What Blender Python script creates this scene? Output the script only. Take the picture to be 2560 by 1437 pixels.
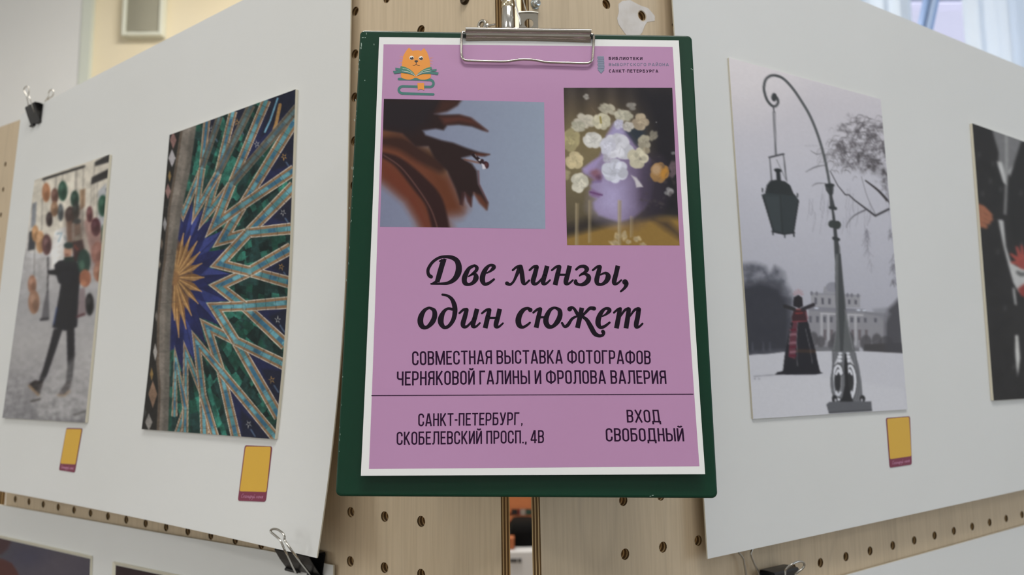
import bpy, bmesh, math, random
import numpy as np
from mathutils import Matrix, Vector

scene = bpy.context.scene
for o in list(bpy.data.objects):
    bpy.data.objects.remove(o)

# ---------------------------------------------------------------- camera
FPX = 1975.486           # focal length in pixels of the 2560 px wide frame
PITCH, ROLL = 0.1119865, -0.0059551
PCX, PCY = 1280.0, 718.5
EYE = 1.5                # camera height above the floor
CF = np.array([0, math.cos(PITCH), math.sin(PITCH)])
_up = np.array([0, -math.sin(PITCH), math.cos(PITCH)])
_rt = np.array([1.0, 0, 0])
CR = _rt * math.cos(ROLL) + _up * math.sin(ROLL)
CU = -_rt * math.sin(ROLL) + _up * math.cos(ROLL)

cam = bpy.data.cameras.new('camera')
cam.sensor_fit = 'HORIZONTAL'
cam.sensor_width = 36.0
cam.lens = FPX / 2560.0 * 36.0
cam.clip_start = 0.01
cam.clip_end = 60
cam.dof.use_dof = True
cam.dof.focus_distance = 0.505
cam.dof.aperture_fstop = 9.0
camo = bpy.data.objects.new('camera', cam)
scene.collection.objects.link(camo)
M = Matrix(((CR[0], CU[0], -CF[0], 0), (CR[1], CU[1], -CF[1], 0), (CR[2], CU[2], -CF[2], EYE), (0, 0, 0, 1)))
camo.matrix_world = M
scene.camera = camo

# ---------------------------------------------------------------- exposure, sky, lights
scene.view_settings.view_transform = 'Standard'
scene.view_settings.look = 'None'
scene.view_settings.gamma = 1
scene.view_settings.use_curve_mapping = False
scene.view_settings.exposure = 0.0

world = bpy.data.worlds.new('overcast_sky')
scene.world = world
world.use_nodes = True
bg = world.node_tree.nodes['Background']
bg.inputs['Color'].default_value = (0.66, 0.67, 0.88, 1)
bg.inputs['Strength'].default_value = 1.0

def area(name, loc, target, sx, sy, power, col):
    l = bpy.data.lights.new(name, 'AREA')
    l.shape = 'RECTANGLE'; l.size = sx; l.size_y = sy; l.energy = power; l.color = col
    o = bpy.data.objects.new(name, l)
    scene.collection.objects.link(o)
    o.location = loc
    d = Vector(target) - Vector(loc)
    o.rotation_euler = d.to_track_quat('-Z', 'Y').to_euler()
    return o
CEIL = 3.7
LAMPS = [(0.15, -0.55), (-1.9, -2.0), (-0.3, 2.1), (1.6, -2.2)]
LAMP_W = [32, 21, 70, 9]
LAMP_C = [(1.0, 0.985, 0.95), (1.0, 0.98, 0.94), (1.0, 0.965, 0.90), (1.0, 0.98, 0.96)]
for (x, y), w, c in zip(LAMPS, LAMP_W, LAMP_C):
    area('added_ceiling_glow', (x, y, CEIL - 0.075), (x, y, 0), 1.1, 0.5, w, c)  # unseen panels, added to light the boards and the beige wall
area('cool_fill_right', (3.72, -0.6, 1.9), (0.0, -0.1, 1.5), 2.2, 1.7, 29, (0.66, 0.82, 1.0))  # unseen source added for cool light on the right board; wall is solid
area('fill_left', (-3.72, -1.0, 2.1), (0.0, 0.6, 1.5), 1.6, 1.6, 34, (0.95, 0.99, 1.0))  # unseen fill added for the left board; no window in this wall
area('daylight_back_window', (2.1, 3.95, 2.3), (2.0, 2.0, 2.3), 2.4, 2.2, 52, (0.90, 0.94, 1.0))

# ---------------------------------------------------------------- helpers
def s2l(c):
    c = np.asarray(c, float)
    return np.where(c <= 0.04045, c / 12.92, ((c + 0.055) / 1.055) ** 2.4)
def rgb(r, g, b):
    return tuple(s2l(np.array([r, g, b]) / 255.0))

class Plane:
    """a flat board hung in the room: u across, v up, n towards the visitor"""
    def __init__(s, yaw, lean, roll, o):
        u = np.array([math.cos(yaw), math.sin(yaw), 0]); n = np.array([math.sin(yaw), -math.cos(yaw), 0])
        v = np.array([0, 0, 1.0]) * math.cos(lean) + n * math.sin(lean)
        s.u = u * math.cos(roll) + v * math.sin(roll); s.v = -u * math.sin(roll) + v * math.cos(roll)
        s.n = np.cross(s.u, s.v); s.o = np.array(o, float)
    def at(s, u, v, h=0.0):
        u = np.asarray(u, float); v = np.asarray(v, float); h = np.asarray(h, float)
        u, v, h = np.broadcast_arrays(u, v, h)
        return s.o + u[..., None] * s.u + v[..., None] * s.v + h[..., None] * s.n
    def hit(s, x, y, h=0.0):
        x = np.asarray(x, float); y = np.asarray(y, float); h = np.asarray(h, float)
        d = CF + ((x - PCX) / FPX)[..., None] * CR - ((y - PCY) / FPX)[..., None] * CU
        t = ((s.o @ s.n) + h) / (d @ s.n)
        X = d * t[..., None] - s.o
        return X @ s.u, X @ s.v
    def matrix(s):
        return Matrix(((s.u[0], s.v[0], s.n[0], s.o[0]), (s.u[1], s.v[1], s.n[1], s.o[1]),
                       (s.u[2], s.v[2], s.n[2], s.o[2] + EYE), (0, 0, 0, 1)))
def proj(X):
    d = X @ CF
    return PCX + FPX * (X @ CR) / d, PCY - FPX * (X @ CU) / d
KB = 1.3615
BL = Plane(-0.6332903, 0.00510293, 0.00540544, KB * np.array([-0.0938505, 0.4677872, -0.0772846]))   # left board
BR = Plane(0.5968422, -0.0105611, 0.0083355, KB * np.array([0.0583979, 0.4268730, -0.0928484]))      # right board
PITCHB = KB * 0.0275159   # hole spacing of the boards
PP = Plane(0.0270394, -0.1322202, -0.0057296, (0.0130620, 0.5106776, 0.0874785))                      # clipboard

def up(X):
    X = np.array(X, float); X[..., 2] += EYE
    return X

class MB:
    def __init__(s):
        s.v = []; s.f = []; s.m = []; s.n = 0
    def add(s, verts, faces, mat=0):
        verts = np.asarray(verts, float).reshape(-1, 3)
        s.v.append(verts)
        for f in faces:
            s.f.append(tuple(int(i) + s.n for i in f)); s.m.append(mat)
        s.n += len(verts)
    def grid(s, X, mat=0, flip=False):
        ny, nx = X.shape[:2]
        F = []
        for j in range(ny - 1):
            for i in range(nx - 1):
                a = j * nx + i
                q = (a, a + nx, a + nx + 1, a + 1)
                F.append(q[::-1] if flip else q)
        s.add(X.reshape(-1, 3), F, mat)
    def slab(s, X, n, th, mat=0, matedge=None):
        """a bent sheet: X grid (rows top->bottom, cols left->right seen from the front), n front normal"""
        ny, nx = X.shape[:2]
        B = X - np.asarray(n) * th
        s.grid(X, mat); s.grid(B, mat if matedge is None else matedge, True)
        me = mat if matedge is None else matedge
        for P, Q in ((X[0], B[0]), (X[:, -1], B[:, -1]), (X[-1][::-1], B[-1][::-1]), (X[::-1, 0], B[::-1, 0])):
            k = len(P)
            s.add(np.concatenate([P, Q]), [(i, i + 1, k + i + 1, k + i) for i in range(k - 1)], me)
    def box(s, c, sz, mat=0, ax=None):
        c = np.array(c, float); h = np.array(sz, float) / 2
        ax = np.eye(3) if ax is None else np.array(ax)
        V = []
        for dz in (-1, 1):
            for dy in (-1, 1):
                for dx in (-1, 1):
                    V.append(c + (np.array([dx, dy, dz]) * h) @ ax)
        s.add(V, [(0, 2, 3, 1), (4, 5, 7, 6), (0, 1, 5, 4), (2, 6, 7, 3), (0, 4, 6, 2), (1, 3, 7, 5)], mat)
    def tube(s, path, r, seg=10, mat=0, cap=True, closed=False):
        P = np.array(path, float); n = len(P)
        R = np.full(n, r, float) if np.isscalar(r) else np.array(r, float)
        T = np.gradient(P, axis=0); T /= np.linalg.norm(T, axis=1)[:, None] + 1e-12
        a = np.array([0, 0, 1.0]) if abs(T[0][2]) < 0.9 else np.array([1.0, 0, 0])
        N = np.cross(T[0], a); N /= np.linalg.norm(N)
        V = []
        for i in range(n):
            N = N - T[i] * (N @ T[i]); N /= np.linalg.norm(N)
            B = np.cross(T[i], N)
            for k in range(seg):
                t = 2 * math.pi * k / seg
                V.append(P[i] + R[i] * (math.cos(t) * N + math.sin(t) * B))
        F = []
        for i in range(n - 1):
            for k in range(seg):
                k2 = (k + 1) % seg
                F.append((i * seg + k, i * seg + k2, (i + 1) * seg + k2, (i + 1) * seg + k))
        if cap:
            F.append(tuple(range(seg))[::-1]); F.append(tuple((n - 1) * seg + k for k in range(seg)))
        s.add(V, F, mat)
    def lathe(s, base, axis, prof, seg=24, mat=0):
        """prof: list of (distance along the axis, radius)"""
        axis = np.array(axis, float); axis /= np.linalg.norm(axis)
        a = np.array([0, 0, 1.0]) if abs(axis[2]) < 0.9 else np.array([1.0, 0, 0])
        N = np.cross(axis, a); N /= np.linalg.norm(N); B = np.cross(axis, N)
        V = []
        for d, r in prof:
            for k in range(seg):
                t = 2 * math.pi * k / seg
                V.append(np.array(base) + axis * d + r * (math.cos(t) * N + math.sin(t) * B))
        F = []
        for i in range(len(prof) - 1):
            for k in range(seg):
                k2 = (k + 1) % seg
                F.append((i * seg + k, i * seg + k2, (i + 1) * seg + k2, (i + 1) * seg + k))
        F.append(tuple(range(seg))[::-1]); F.append(tuple((len(prof) - 1) * seg + k for k in range(seg)))
        s.add(V, F, mat)
    def build(s, name, mats, parent=None, smooth=False, origin=None, local=None, col=None, bevel=0.0):
        """vertices are in camera-centred room coordinates (z lifted by EYE here); local=Plane keeps board axes"""
        V = np.concatenate(s.v)
        me = bpy.data.meshes.new(name)
        o = bpy.data.objects.new(name, me)
        if local is not None:
            L = V
            o.matrix_world = local.matrix()
        else:
            W = up(V)
            if origin is None:
                origin = (W.min(0) + W.max(0)) / 2
                if parent is None: origin[2] = W[:, 2].min()
            L = W - np.array(origin)
            o.location = Vector(origin)
        me.from_pydata(L.tolist(), [], s.f)
        if not isinstance(mats, (list, tuple)): mats = [mats]
        for m in mats: me.materials.append(m)
        me.polygons.foreach_set('material_index', np.array(s.m, dtype=np.int32))
        if smooth:
            me.polygons.foreach_set('use_smooth', np.ones(len(s.f), dtype=bool)); me.set_sharp_from_angle(angle=math.radians(48))
        if col is not None:
            a = me.color_attributes.new('print', 'FLOAT_COLOR', 'POINT')
            c4 = np.ones((len(V), 4), dtype=np.float32); c4[:len(col), :3] = col
            a.data.foreach_set('color', c4.ravel())
        me.update()
        scene.collection.objects.link(o)
        if parent is not None:
            o.parent = parent
            o.matrix_parent_inverse = Matrix.Identity(4)
            pm = parent.matrix_basis
            if local is not None:
                o.matrix_basis = pm.inverted() @ local.matrix()
            else:
                o.matrix_basis = pm.inverted() @ Matrix.Translation(Vector(origin))
        if bevel:
            b = o.modifiers.new('bevel', 'BEVEL'); b.width = bevel; b.segments = 3; b.limit_method = 'ANGLE'
        return o

def tag(o, label, cat, group=None):
    o['label'] = label; o['category'] = cat
    if group: o['group'] = group
    return o
def thing(name, label, cat, loc, group=None):
    o = bpy.data.objects.new(name, None)
    o.empty_display_size = 0.02
    scene.collection.objects.link(o)
    o.location = Vector(loc) + Vector((0, 0, EYE))
    return tag(o, label, cat, group)
def structure(o):
    o['kind'] = 'structure'; return o

# ---------------------------------------------------------------- materials
def mat(name, col, rough=0.5, metal=0.0, spec=0.5, **kw):
    m = bpy.data.materials.new(name); m.use_nodes = True
    b = m.node_tree.nodes['Principled BSDF']
    b.inputs['Base Color'].default_value = (*col, 1); b.inputs['Roughness'].default_value = rough
    b.inputs['Metallic'].default_value = metal; b.inputs['Specular IOR Level'].default_value = spec
    for k, v in kw.items(): b.inputs[k].default_value = v
    return m
def N(m, t, **kw):
    n = m.node_tree.nodes.new(t)
    for k, v in kw.items():
        if k in n.inputs: n.inputs[k].default_value = v
        else: setattr(n, k, v)
    return n
def noisy(m, c1, c2, scale=(8, 8, 8), detail=4, bump=0.0, lo=0.3, hi=0.7, rough=0.5, dist=0.0):
    """base colour wanders between two tones of the material itself"""
    nt = m.node_tree; b = nt.nodes['Principled BSDF']
    tc = N(m, 'ShaderNodeTexCoord'); mp = N(m, 'ShaderNodeMapping'); mp.inputs['Scale'].default_value = scale
    no = N(m, 'ShaderNodeTexNoise'); no.inputs['Scale'].default_value = 1; no.inputs['Detail'].default_value = detail
    no.inputs['Roughness'].default_value = rough; no.inputs['Distortion'].default_value = dist
    rp = N(m, 'ShaderNodeValToRGB'); rp.color_ramp.elements[0].position = lo; rp.color_ramp.elements[1].position = hi
    rp.color_ramp.elements[0].color = (*c1, 1); rp.color_ramp.elements[1].color = (*c2, 1)
    nt.links.new(tc.outputs['Object'], mp.inputs['Vector']); nt.links.new(mp.outputs[0], no.inputs['Vector'])
    nt.links.new(no.outputs['Fac'], rp.inputs['Fac']); nt.links.new(rp.outputs[0], b.inputs['Base Color'])
    if bump:
        bp = N(m, 'ShaderNodeBump'); bp.inputs['Strength'].default_value = bump; bp.inputs['Distance'].default_value = 0.001
        nt.links.new(no.outputs['Fac'], bp.inputs['Height']); nt.links.new(bp.outputs[0], b.inputs['Normal'])
    return m

def birch(name, tint):
    m = mat(name, (0.6, 0.5, 0.35), 0.55, spec=0.25)
    nt = m.node_tree; b = nt.nodes['Principled BSDF']
    t = np.array(tint)
    tc = N(m, 'ShaderNodeTexCoord')
    mp = N(m, 'ShaderNodeMapping'); mp.inputs['Scale'].default_value = (7, 2.2, 7)
    big = N(m, 'ShaderNodeTexNoise'); big.inputs['Scale'].default_value = 1.0; big.inputs['Detail'].default_value = 1.5; big.inputs['Distortion'].default_value = 0.8
    wv = N(m, 'ShaderNodeMath', operation='MULTIPLY'); wv.inputs[1].default_value = 9.0
    fr = N(m, 'ShaderNodeMath', operation='PINGPONG'); fr.inputs[1].default_value = 1.0
    rp = N(m, 'ShaderNodeValToRGB')
    e = rp.color_ramp.elements
    e[0].position = 0.0; e[0].color = (*(t * 0.92), 1); e[1].position = 0.16; e[1].color = (*t, 1)
    nt.links.new(tc.outputs['Object'], mp.inputs[0]); nt.links.new(mp.outputs[0], big.inputs['Vector'])
    nt.links.new(big.outputs['Fac'], wv.inputs[0]); nt.links.new(wv.outputs[0], fr.inputs[0]); nt.links.new(fr.outputs[0], rp.inputs[0])
    mp2 = N(m, 'ShaderNodeMapping'); mp2.inputs['Scale'].default_value = (420, 16, 420)
    fine = N(m, 'ShaderNodeTexNoise'); fine.inputs['Scale'].default_value = 1.0; fine.inputs['Detail'].default_value = 3
    r2 = N(m, 'ShaderNodeValToRGB'); r2.color_ramp.elements[0].color = (0.90, 0.89, 0.87, 1); r2.color_ramp.elements[1].color = (1, 1, 1, 1)
    r2.color_ramp.elements[0].position = 0.3; r2.color_ramp.elements[1].position = 0.6
    mx = N(m, 'ShaderNodeMix', data_type='RGBA', blend_type='MULTIPLY'); mx.inputs[0].default_value = 1.0
    nt.links.new(tc.outputs['Object'], mp2.inputs[0]); nt.links.new(mp2.outputs[0], fine.inputs['Vector']); nt.links.new(fine.outputs['Fac'], r2.inputs[0])
    nt.links.new(rp.outputs[0], mx.inputs[6]); nt.links.new(r2.outputs[0], mx.inputs[7]); nt.links.new(mx.outputs[2], b.inputs['Base Color'])
    return m
def ply_edge(name):
    """laminated layers of the plywood seen on its edge: bands across the thickness (object Z)"""
    m = mat(name, (0.3, 0.2, 0.1), 0.7, spec=0.2)
    nt = m.node_tree; b = nt.nodes['Principled BSDF']
    tc = N(m, 'ShaderNodeTexCoord'); sp = N(m, 'ShaderNodeSeparateXYZ')
    no = N(m, 'ShaderNodeTexNoise'); no.inputs['Scale'].default_value = 30; no.inputs['Detail'].default_value = 3
    ad = N(m, 'ShaderNodeMath', operation='MULTIPLY_ADD'); ad.inputs[1].default_value = 0.0009
    mu = N(m, 'ShaderNodeMath', operation='MULTIPLY'); mu.inputs[1].default_value = 560.0
    pp = N(m, 'ShaderNodeMath', operation='PINGPONG'); pp.inputs[1].default_value = 1.0
    rp = N(m, 'ShaderNodeValToRGB')
    e = rp.color_ramp.elements
    e[0].position = 0.0; e[0].color = (*rgb(92, 70, 44), 1); e[1].position = 1.0; e[1].color = (*rgb(205, 182, 138), 1)
    k = e.new(0.62); k.color = (*rgb(110, 84, 54), 1); k = e.new(0.78); k.color = (*rgb(198, 172, 128), 1)
    nt.links.new(tc.outputs['Object'], sp.inputs[0]); nt.links.new(tc.outputs['Object'], no.inputs['Vector'])
    nt.links.new(no.outputs['Fac'], ad.inputs[0]); nt.links.new(sp.outputs['Z'], ad.inputs[2])
    nt.links.new(ad.outputs[0], mu.inputs[0]); nt.links.new(mu.outputs[0], pp.inputs[0]); nt.links.new(pp.outputs[0], rp.inputs[0])
    nt.links.new(rp.outputs[0], b.inputs['Base Color'])
    return m
def print_mat(name, rough=0.4, spec=0.4):
    m = mat(name, (1, 1, 1), rough, spec=spec)
    a = N(m, 'ShaderNodeAttribute'); a.attribute_name = 'print'
    m.node_tree.links.new(a.outputs['Color'], m.node_tree.nodes['Principled BSDF'].inputs['Base Color'])
    return m

M_BIRCH = birch('birch_plywood_face', rgb(216, 196, 167))
M_EDGE = ply_edge('birch_plywood_edge')
M_SHEET = noisy(mat('white_card', (0.8, 0.8, 0.79), 0.6, spec=0.2), (0.775, 0.78, 0.765), (0.80, 0.805, 0.795), (6, 6, 6), 2)
M_CARDEDGE = mat('card_core', rgb(214, 208, 190), 0.7)
M_PRINT = print_mat('photo_paper', 0.45, 0.16)
M_INK = print_mat('poster_ink', 0.5, 0.12)
M_PAPER = mat('poster_paper', (0.84, 0.84, 0.835), 0.5, spec=0.3)
M_PINK = noisy(mat('poster_pink', rgb(187, 141, 180), 0.45, spec=0.3), rgb(185, 139, 178), rgb(190, 144, 184), (5, 5, 5), 2)
M_TEXT = mat('poster_black_ink', rgb(30, 22, 33), 0.5, spec=0.1)
M_PURPLE = mat('poster_purple_ink', rgb(42, 18, 46), 0.5, spec=0.1)
M_CHROME = mat('chrome', (0.72, 0.70, 0.66), 0.13, 1.0)
M_STEEL = mat('clip_steel', (0.46, 0.43, 0.39), 0.22, 1.0)
M_DULLSTEEL = mat('dull_steel', (0.42, 0.39, 0.34), 0.34, 1.0)
M_ZINC = mat('zinc_bolt', (0.55, 0.58, 0.58), 0.3, 1.0)
M_WIRE = mat('clip_wire', (0.50, 0.48, 0.44), 0.2, 1.0)
M_LOOP = mat('clip_loop_steel', (0.50, 0.46, 0.41), 0.16, 1.0)
M_BLACKSTEEL = noisy(mat('black_clip_enamel', (0.012, 0.012, 0.013), 0.38), (0.010, 0.010, 0.011), (0.016, 0.016, 0.018), (300, 300, 300), 2)
M_MAROON = mat('sticker_maroon', rgb(128, 40, 72), 0.45)
M_YELLOW = mat('sticker_yellow', rgb(226, 178, 56), 0.45)
M_PALE = mat('sticker_pale_ink', rgb(206, 140, 172), 0.5)
M_WHITE = mat('white_paint', (0.78, 0.78, 0.77), 0.5)
# ---------------------------------------------------------------- painting a printed picture (its own ink colours)
def hash2(i, j, seed=0):
    i = np.asarray(i).astype(np.int64); j = np.asarray(j).astype(np.int64)
    h = (i * 374761393 + j * 668265263 + seed * 974711) & 0xffffffff
    h = ((h ^ (h >> 13)) * 1274126177) & 0xffffffff
    return ((h ^ (h >> 16)) & 0xffff) / 65535.0
def vnoise(X, Y, sx, sy=None, seed=0):
    sy = sx if sy is None else sy
    x = X / sx; y = Y / sy
    i = np.floor(x); j = np.floor(y); fx = x - i; fy = y - j
    fx = fx * fx * (3 - 2 * fx); fy = fy * fy * (3 - 2 * fy)
    a = hash2(i, j, seed); b = hash2(i + 1, j, seed); c = hash2(i, j + 1, seed); d = hash2(i + 1, j + 1, seed)
    return (a * (1 - fx) + b * fx) * (1 - fy) + (c * (1 - fx) + d * fx) * fy
def fbm(X, Y, s, seed=0, oct=3):
    r = 0; w = 0; a = 1
    for k in range(oct):
        r = r + a * vnoise(X, Y, s, None, seed + k); w += a; a *= 0.55; s *= 0.5
    return r / w
def spline(P, n=8, closed=False):
    P = np.array(P, float); out = []
    m = len(P)
    for i in range(m if closed else m - 1):
        g = (lambda k: P[k % m]) if closed else (lambda k: P[min(max(k, 0), m - 1)])
        p0, p1, p2, p3 = g(i - 1), g(i), g(i + 1), g(i + 2)
        for k in range(n):
            t = k / n
            out.append(0.5 * ((2 * p1) + (-p0 + p2) * t + (2 * p0 - 5 * p1 + 4 * p2 - p3) * t * t + (-p0 + 3 * p1 - 3 * p2 + p3) * t ** 3))
    if not closed: out.append(P[-1])
    return np.array(out)

def ribbon(P, hw, miter=2.2):
    """left and right sides of a pen stroke, mitred; P (n,2), hw scalar or per point"""
    P = np.array(P, float); n = len(P)
    keep = [0] + [i for i in range(1, n) if np.hypot(*(P[i] - P[i - 1])) > 1e-6]
    P = P[keep]; n = len(P)
    H = np.full(n, hw, float) if np.isscalar(hw) else np.array(hw, float)[keep]
    D = np.diff(P, axis=0); D /= np.hypot(D[:, 0], D[:, 1])[:, None]
    closed = np.hypot(*(P[0] - P[-1])) < 1e-6
    Lf, Rt = [], []
    for i in range(n):
        if 0 < i < n - 1: a, b = D[i - 1], D[i]
        elif closed: a, b = D[-1], D[0]
        else: a = b = D[min(i, n - 2)]
        na = np.array([-a[1], a[0]]); nb = np.array([-b[1], b[0]])
        m = na + nb; L = np.hypot(*m)
        m = m / L if L > 1e-6 else na
        k = min(1 / max(m @ na, .2), miter)
        Lf.append(P[i] + m * H[i] * k); Rt.append(P[i] - m * H[i] * k)
    return np.array(Lf), np.array(Rt)

class Art:
    def __init__(s, X, Y, T=None):
        s.X, s.Y = X, Y
        s.C = np.zeros(X.shape + (3,))
        s.T = T; s.soften = 1.0
    def c(s, col):
        return np.array(col, float) / 255.0
    def tr(s, P):
        if max(len(p) for p in P) > 2: P = [tuple(p) + (1.0,) * (3 - len(p)) for p in P]
        P = np.array(P, float)
        if s.T is None: return P
        k, ox, oy = s.T
        Q = P.copy(); Q[:, 0] = P[:, 0] / k + ox; Q[:, 1] = P[:, 1] / k + oy
        if P.shape[1] > 2: Q[:, 2:] = P[:, 2:] / k
        return Q
    def sc(s, soft): return soft if s.T is None else max(soft * s.soften / s.T[0], 1.3)
    def fill(s, col): s.C[:] = s.c(col)
    def mixm(s, m, col, sl=None):
        col = s.c(col) if not (isinstance(col, np.ndarray) and col.ndim > 1) else col
        if sl is None: s.C = s.C * (1 - m[..., None]) + col * m[..., None]
        else: s.C[sl] = s.C[sl] * (1 - m[..., None]) + (col if col.ndim == 1 else col[sl]) * m[..., None]
    def vgrad(s, stops, y0=None):
        ys = [p[0] for p in stops]
        if s.T: ys = [y / s.T[0] + s.T[2] for y in ys]
        for k in range(3): s.C[..., k] = np.interp(s.Y, ys, [p[1][k] / 255.0 for p in stops])
    def sub(s, P, pad):
        x0, y0 = P[:, 0].min() - pad, P[:, 1].min() - pad; x1, y1 = P[:, 0].max() + pad, P[:, 1].max() + pad
        m = (s.X >= x0) & (s.X <= x1) & (s.Y >= y0) & (s.Y <= y1)
        if not m.any(): return None
        r = np.where(m.any(1))[0]; q = np.where(m.any(0))[0]
        return (slice(r[0], r[-1] + 1), slice(q[0], q[-1] + 1))
    def poly(s, P, col, soft=1.5, a=1.0, smooth=0, tex=None):
        P = s.tr(P); soft = s.sc(soft)
        if smooth: P = spline(P, smooth, True)
        sl = s.sub(P, soft)
        if sl is None: return
        X, Y = s.X[sl], s.Y[sl]
        ins = np.zeros(X.shape, bool); d = np.full(X.shape, 1e9)
        n = len(P)
        for i in range(n):
            ax, ay = P[i]; bx, by = P[(i + 1) % n]
            if (ay > by) != (ay == by):
                pass
            cond = ((ay > Y) != (by > Y))
            if abs(by - ay) > 1e-9:
                ins ^= cond & (X < (bx - ax) * (Y - ay) / (by - ay) + ax)
            L = (bx - ax) ** 2 + (by - ay) ** 2 + 1e-9
            t = np.clip(((X - ax) * (bx - ax) + (Y - ay) * (by - ay)) / L, 0, 1)
            d = np.minimum(d, (X - ax - t * (bx - ax)) ** 2 + (Y - ay - t * (by - ay)) ** 2)
        d = np.sqrt(d); d = np.where(ins, d, -d)
        m = np.clip(0.5 + d / max(soft, 1e-6), 0, 1) * a
        if tex is not None: m = m * tex[sl]
        s.mixm(m, col, sl)
    def line(s, P, w, col, soft=1.2, a=1.0, smooth=0, tex=None):
        """P points (x, y[, half width factor]); w = half width in px"""
        P = s.tr(P)
        if P.shape[1] == 2: P = np.concatenate([P, np.ones((len(P), 1))], 1)
        elif s.T is not None: P[:, 2] *= s.T[0]
        soft = s.sc(soft)
        if s.T is not None: w = w / s.T[0]
        if smooth: P = spline(P, smooth)
        sl = s.sub(P, w * P[:, 2].max() + soft)
        if sl is None: return
        X, Y = s.X[sl], s.Y[sl]
        best = np.full(X.shape, -1e9)
        for i in range(len(P) - 1):
            ax, ay, aw = P[i]; bx, by, bw = P[i + 1]
            L = (bx - ax) ** 2 + (by - ay) ** 2 + 1e-9
            t = np.clip(((X - ax) * (bx - ax) + (Y - ay) * (by - ay)) / L, 0, 1)
            d = np.hypot(X - ax - t * (bx - ax), Y - ay - t * (by - ay))
            best = np.maximum(best, w * (aw + (bw - aw) * t) - d)
        m = np.clip(0.5 + best / soft, 0, 1) * a
        if tex is not None: m = m * tex[sl]
        s.mixm(m, col, sl)
    def ell(s, cx, cy, rx, ry, col, soft=1.5, rot=0.0, a=1.0):
        if s.T is not None:
            k, ox, oy = s.T; cx = cx / k + ox; cy = cy / k + oy; rx /= k; ry /= k
        soft = s.sc(soft)
        P = np.array([[cx - max(rx, ry), cy - max(rx, ry)], [cx + max(rx, ry), cy + max(rx, ry)]])
        sl = s.sub(P, soft * 2)
        if sl is None: return
        X, Y = s.X[sl] - cx, s.Y[sl] - cy
        c, q = math.cos(rot), math.sin(rot)
        x = X * c + Y * q; y = -X * q + Y * c
        r = np.hypot(x / rx, y / ry)
        m = np.clip(0.5 + (1 - r) * min(rx, ry) / soft, 0, 1) * a
        s.mixm(m, col, sl)
    def speckle(s, amp, scale, seed=0, mul=True):
        n = (fbm(s.X, s.Y, scale, seed) - 0.5)[..., None] * amp
        s.C = np.clip(s.C * (1 + n) if mul else s.C + n, 0, 1)
    def blur(s, n=1):
        for _ in range(n):
            for ax in (0, 1):
                p = np.concatenate([s.C.take([0], ax), s.C, s.C.take([-1], ax)], ax)
                L = s.C.shape[ax]
                s.C = .25 * p.take(range(0, L), ax) + .5 * s.C + .25 * p.take(range(2, L + 2), ax)
    def mute(s, f, tint=(1, 1, 1)):
        g = (s.C @ np.array([.3, .59, .11]))[..., None] * np.array(tint, float)
        s.C = s.C * (1 - f) + g * f
    def albedo(s, gain):
        return np.clip(s2l(np.clip(s.C, 0, 1)) / gain, 0.003, 0.9)
# ---------------------------------------------------------------- room shell
RX0, RX1, RY0, RY1 = -3.8, 3.8, -3.6, 3.4
M_BEIGE = noisy(mat('beige_wall_paint', rgb(232, 212, 172), 0.7, spec=0.2), rgb(236, 222, 190), rgb(240, 228, 200), (2, 2, 2), 2)
M_WALLWHITE = noisy(mat('white_wall_paint', (0.78, 0.78, 0.76), 0.7, spec=0.2), (0.76, 0.765, 0.76), (0.79, 0.79, 0.78), (2, 2, 2), 2)
M_FLOOR = noisy(mat('linoleum', rgb(150, 122, 92), 0.45), rgb(122, 112, 102), rgb(138, 128, 118), (3, 14, 3), 4)
def room_box(name, lo, hi, m):
    mb = MB(); lo = np.array(lo, float); hi = np.array(hi, float)
    mb.box((lo + hi) / 2 - np.array([0, 0, EYE]), hi - lo)
    return structure(mb.build(name, m))
room_box('floor', (RX0 - .15, RY0 - .15, -0.12), (RX1 + .15, RY1 + .2, 0), M_FLOOR)
room_box('ceiling', (RX0 - .15, RY0 - .15, CEIL), (RX1 + .15, RY1 + .2, CEIL + .12), M_WHITE)
room_box('wall_left', (RX0 - .15, RY0, 0), (RX0, RY1, CEIL), M_WALLWHITE)
room_box('wall_right', (RX1, RY0, 0), (RX1 + .15, RY1, CEIL), M_WALLWHITE)
room_box('wall_front', (RX0, RY0 - .15, 0), (RX1, RY0, CEIL), M_WALLWHITE)
# back wall with the window opening
WX0, WX1, WZ0, WZ1 = 1.15, 3.2, 1.0, 3.45
def wall_back():
    mb = MB()
    for (x0, x1, z0, z1) in ((RX0, WX0, 0, CEIL), (WX1, RX1, 0, CEIL), (WX0, WX1, 0, WZ0), (WX0, WX1, WZ1, CEIL)):
        mb.box(((x0 + x1) / 2, RY1 + .1, (z0 + z1) / 2 - EYE), (x1 - x0, .2, z1 - z0))
    return structure(mb.build('wall_back', M_BEIGE))
wall_back()
def at_y(px, py, y):
    """room point on the plane at depth y seen at a place of the photograph"""
    d = CF + ((px - PCX) / FPX) * CR - ((py - PCY) / FPX) * CU
    return d * (y / d[1])
# white pier at the left, with a pale corner bead towards the beige wall
PIY = RY1 - .02
xe = at_y(203, 100, PIY)[0]
room_box('wall_pier', (RX0, PIY, 0), (xe, RY1, CEIL), M_WALLWHITE)
xb = at_y(226, 100, PIY - .006)[0]
M_TRIM = mat('pale_trim_paint', rgb(214, 219, 208), 0.5)
room_box('trim_1', (xe, PIY - .006, 0), (xb, RY1, CEIL), M_TRIM)
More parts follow.
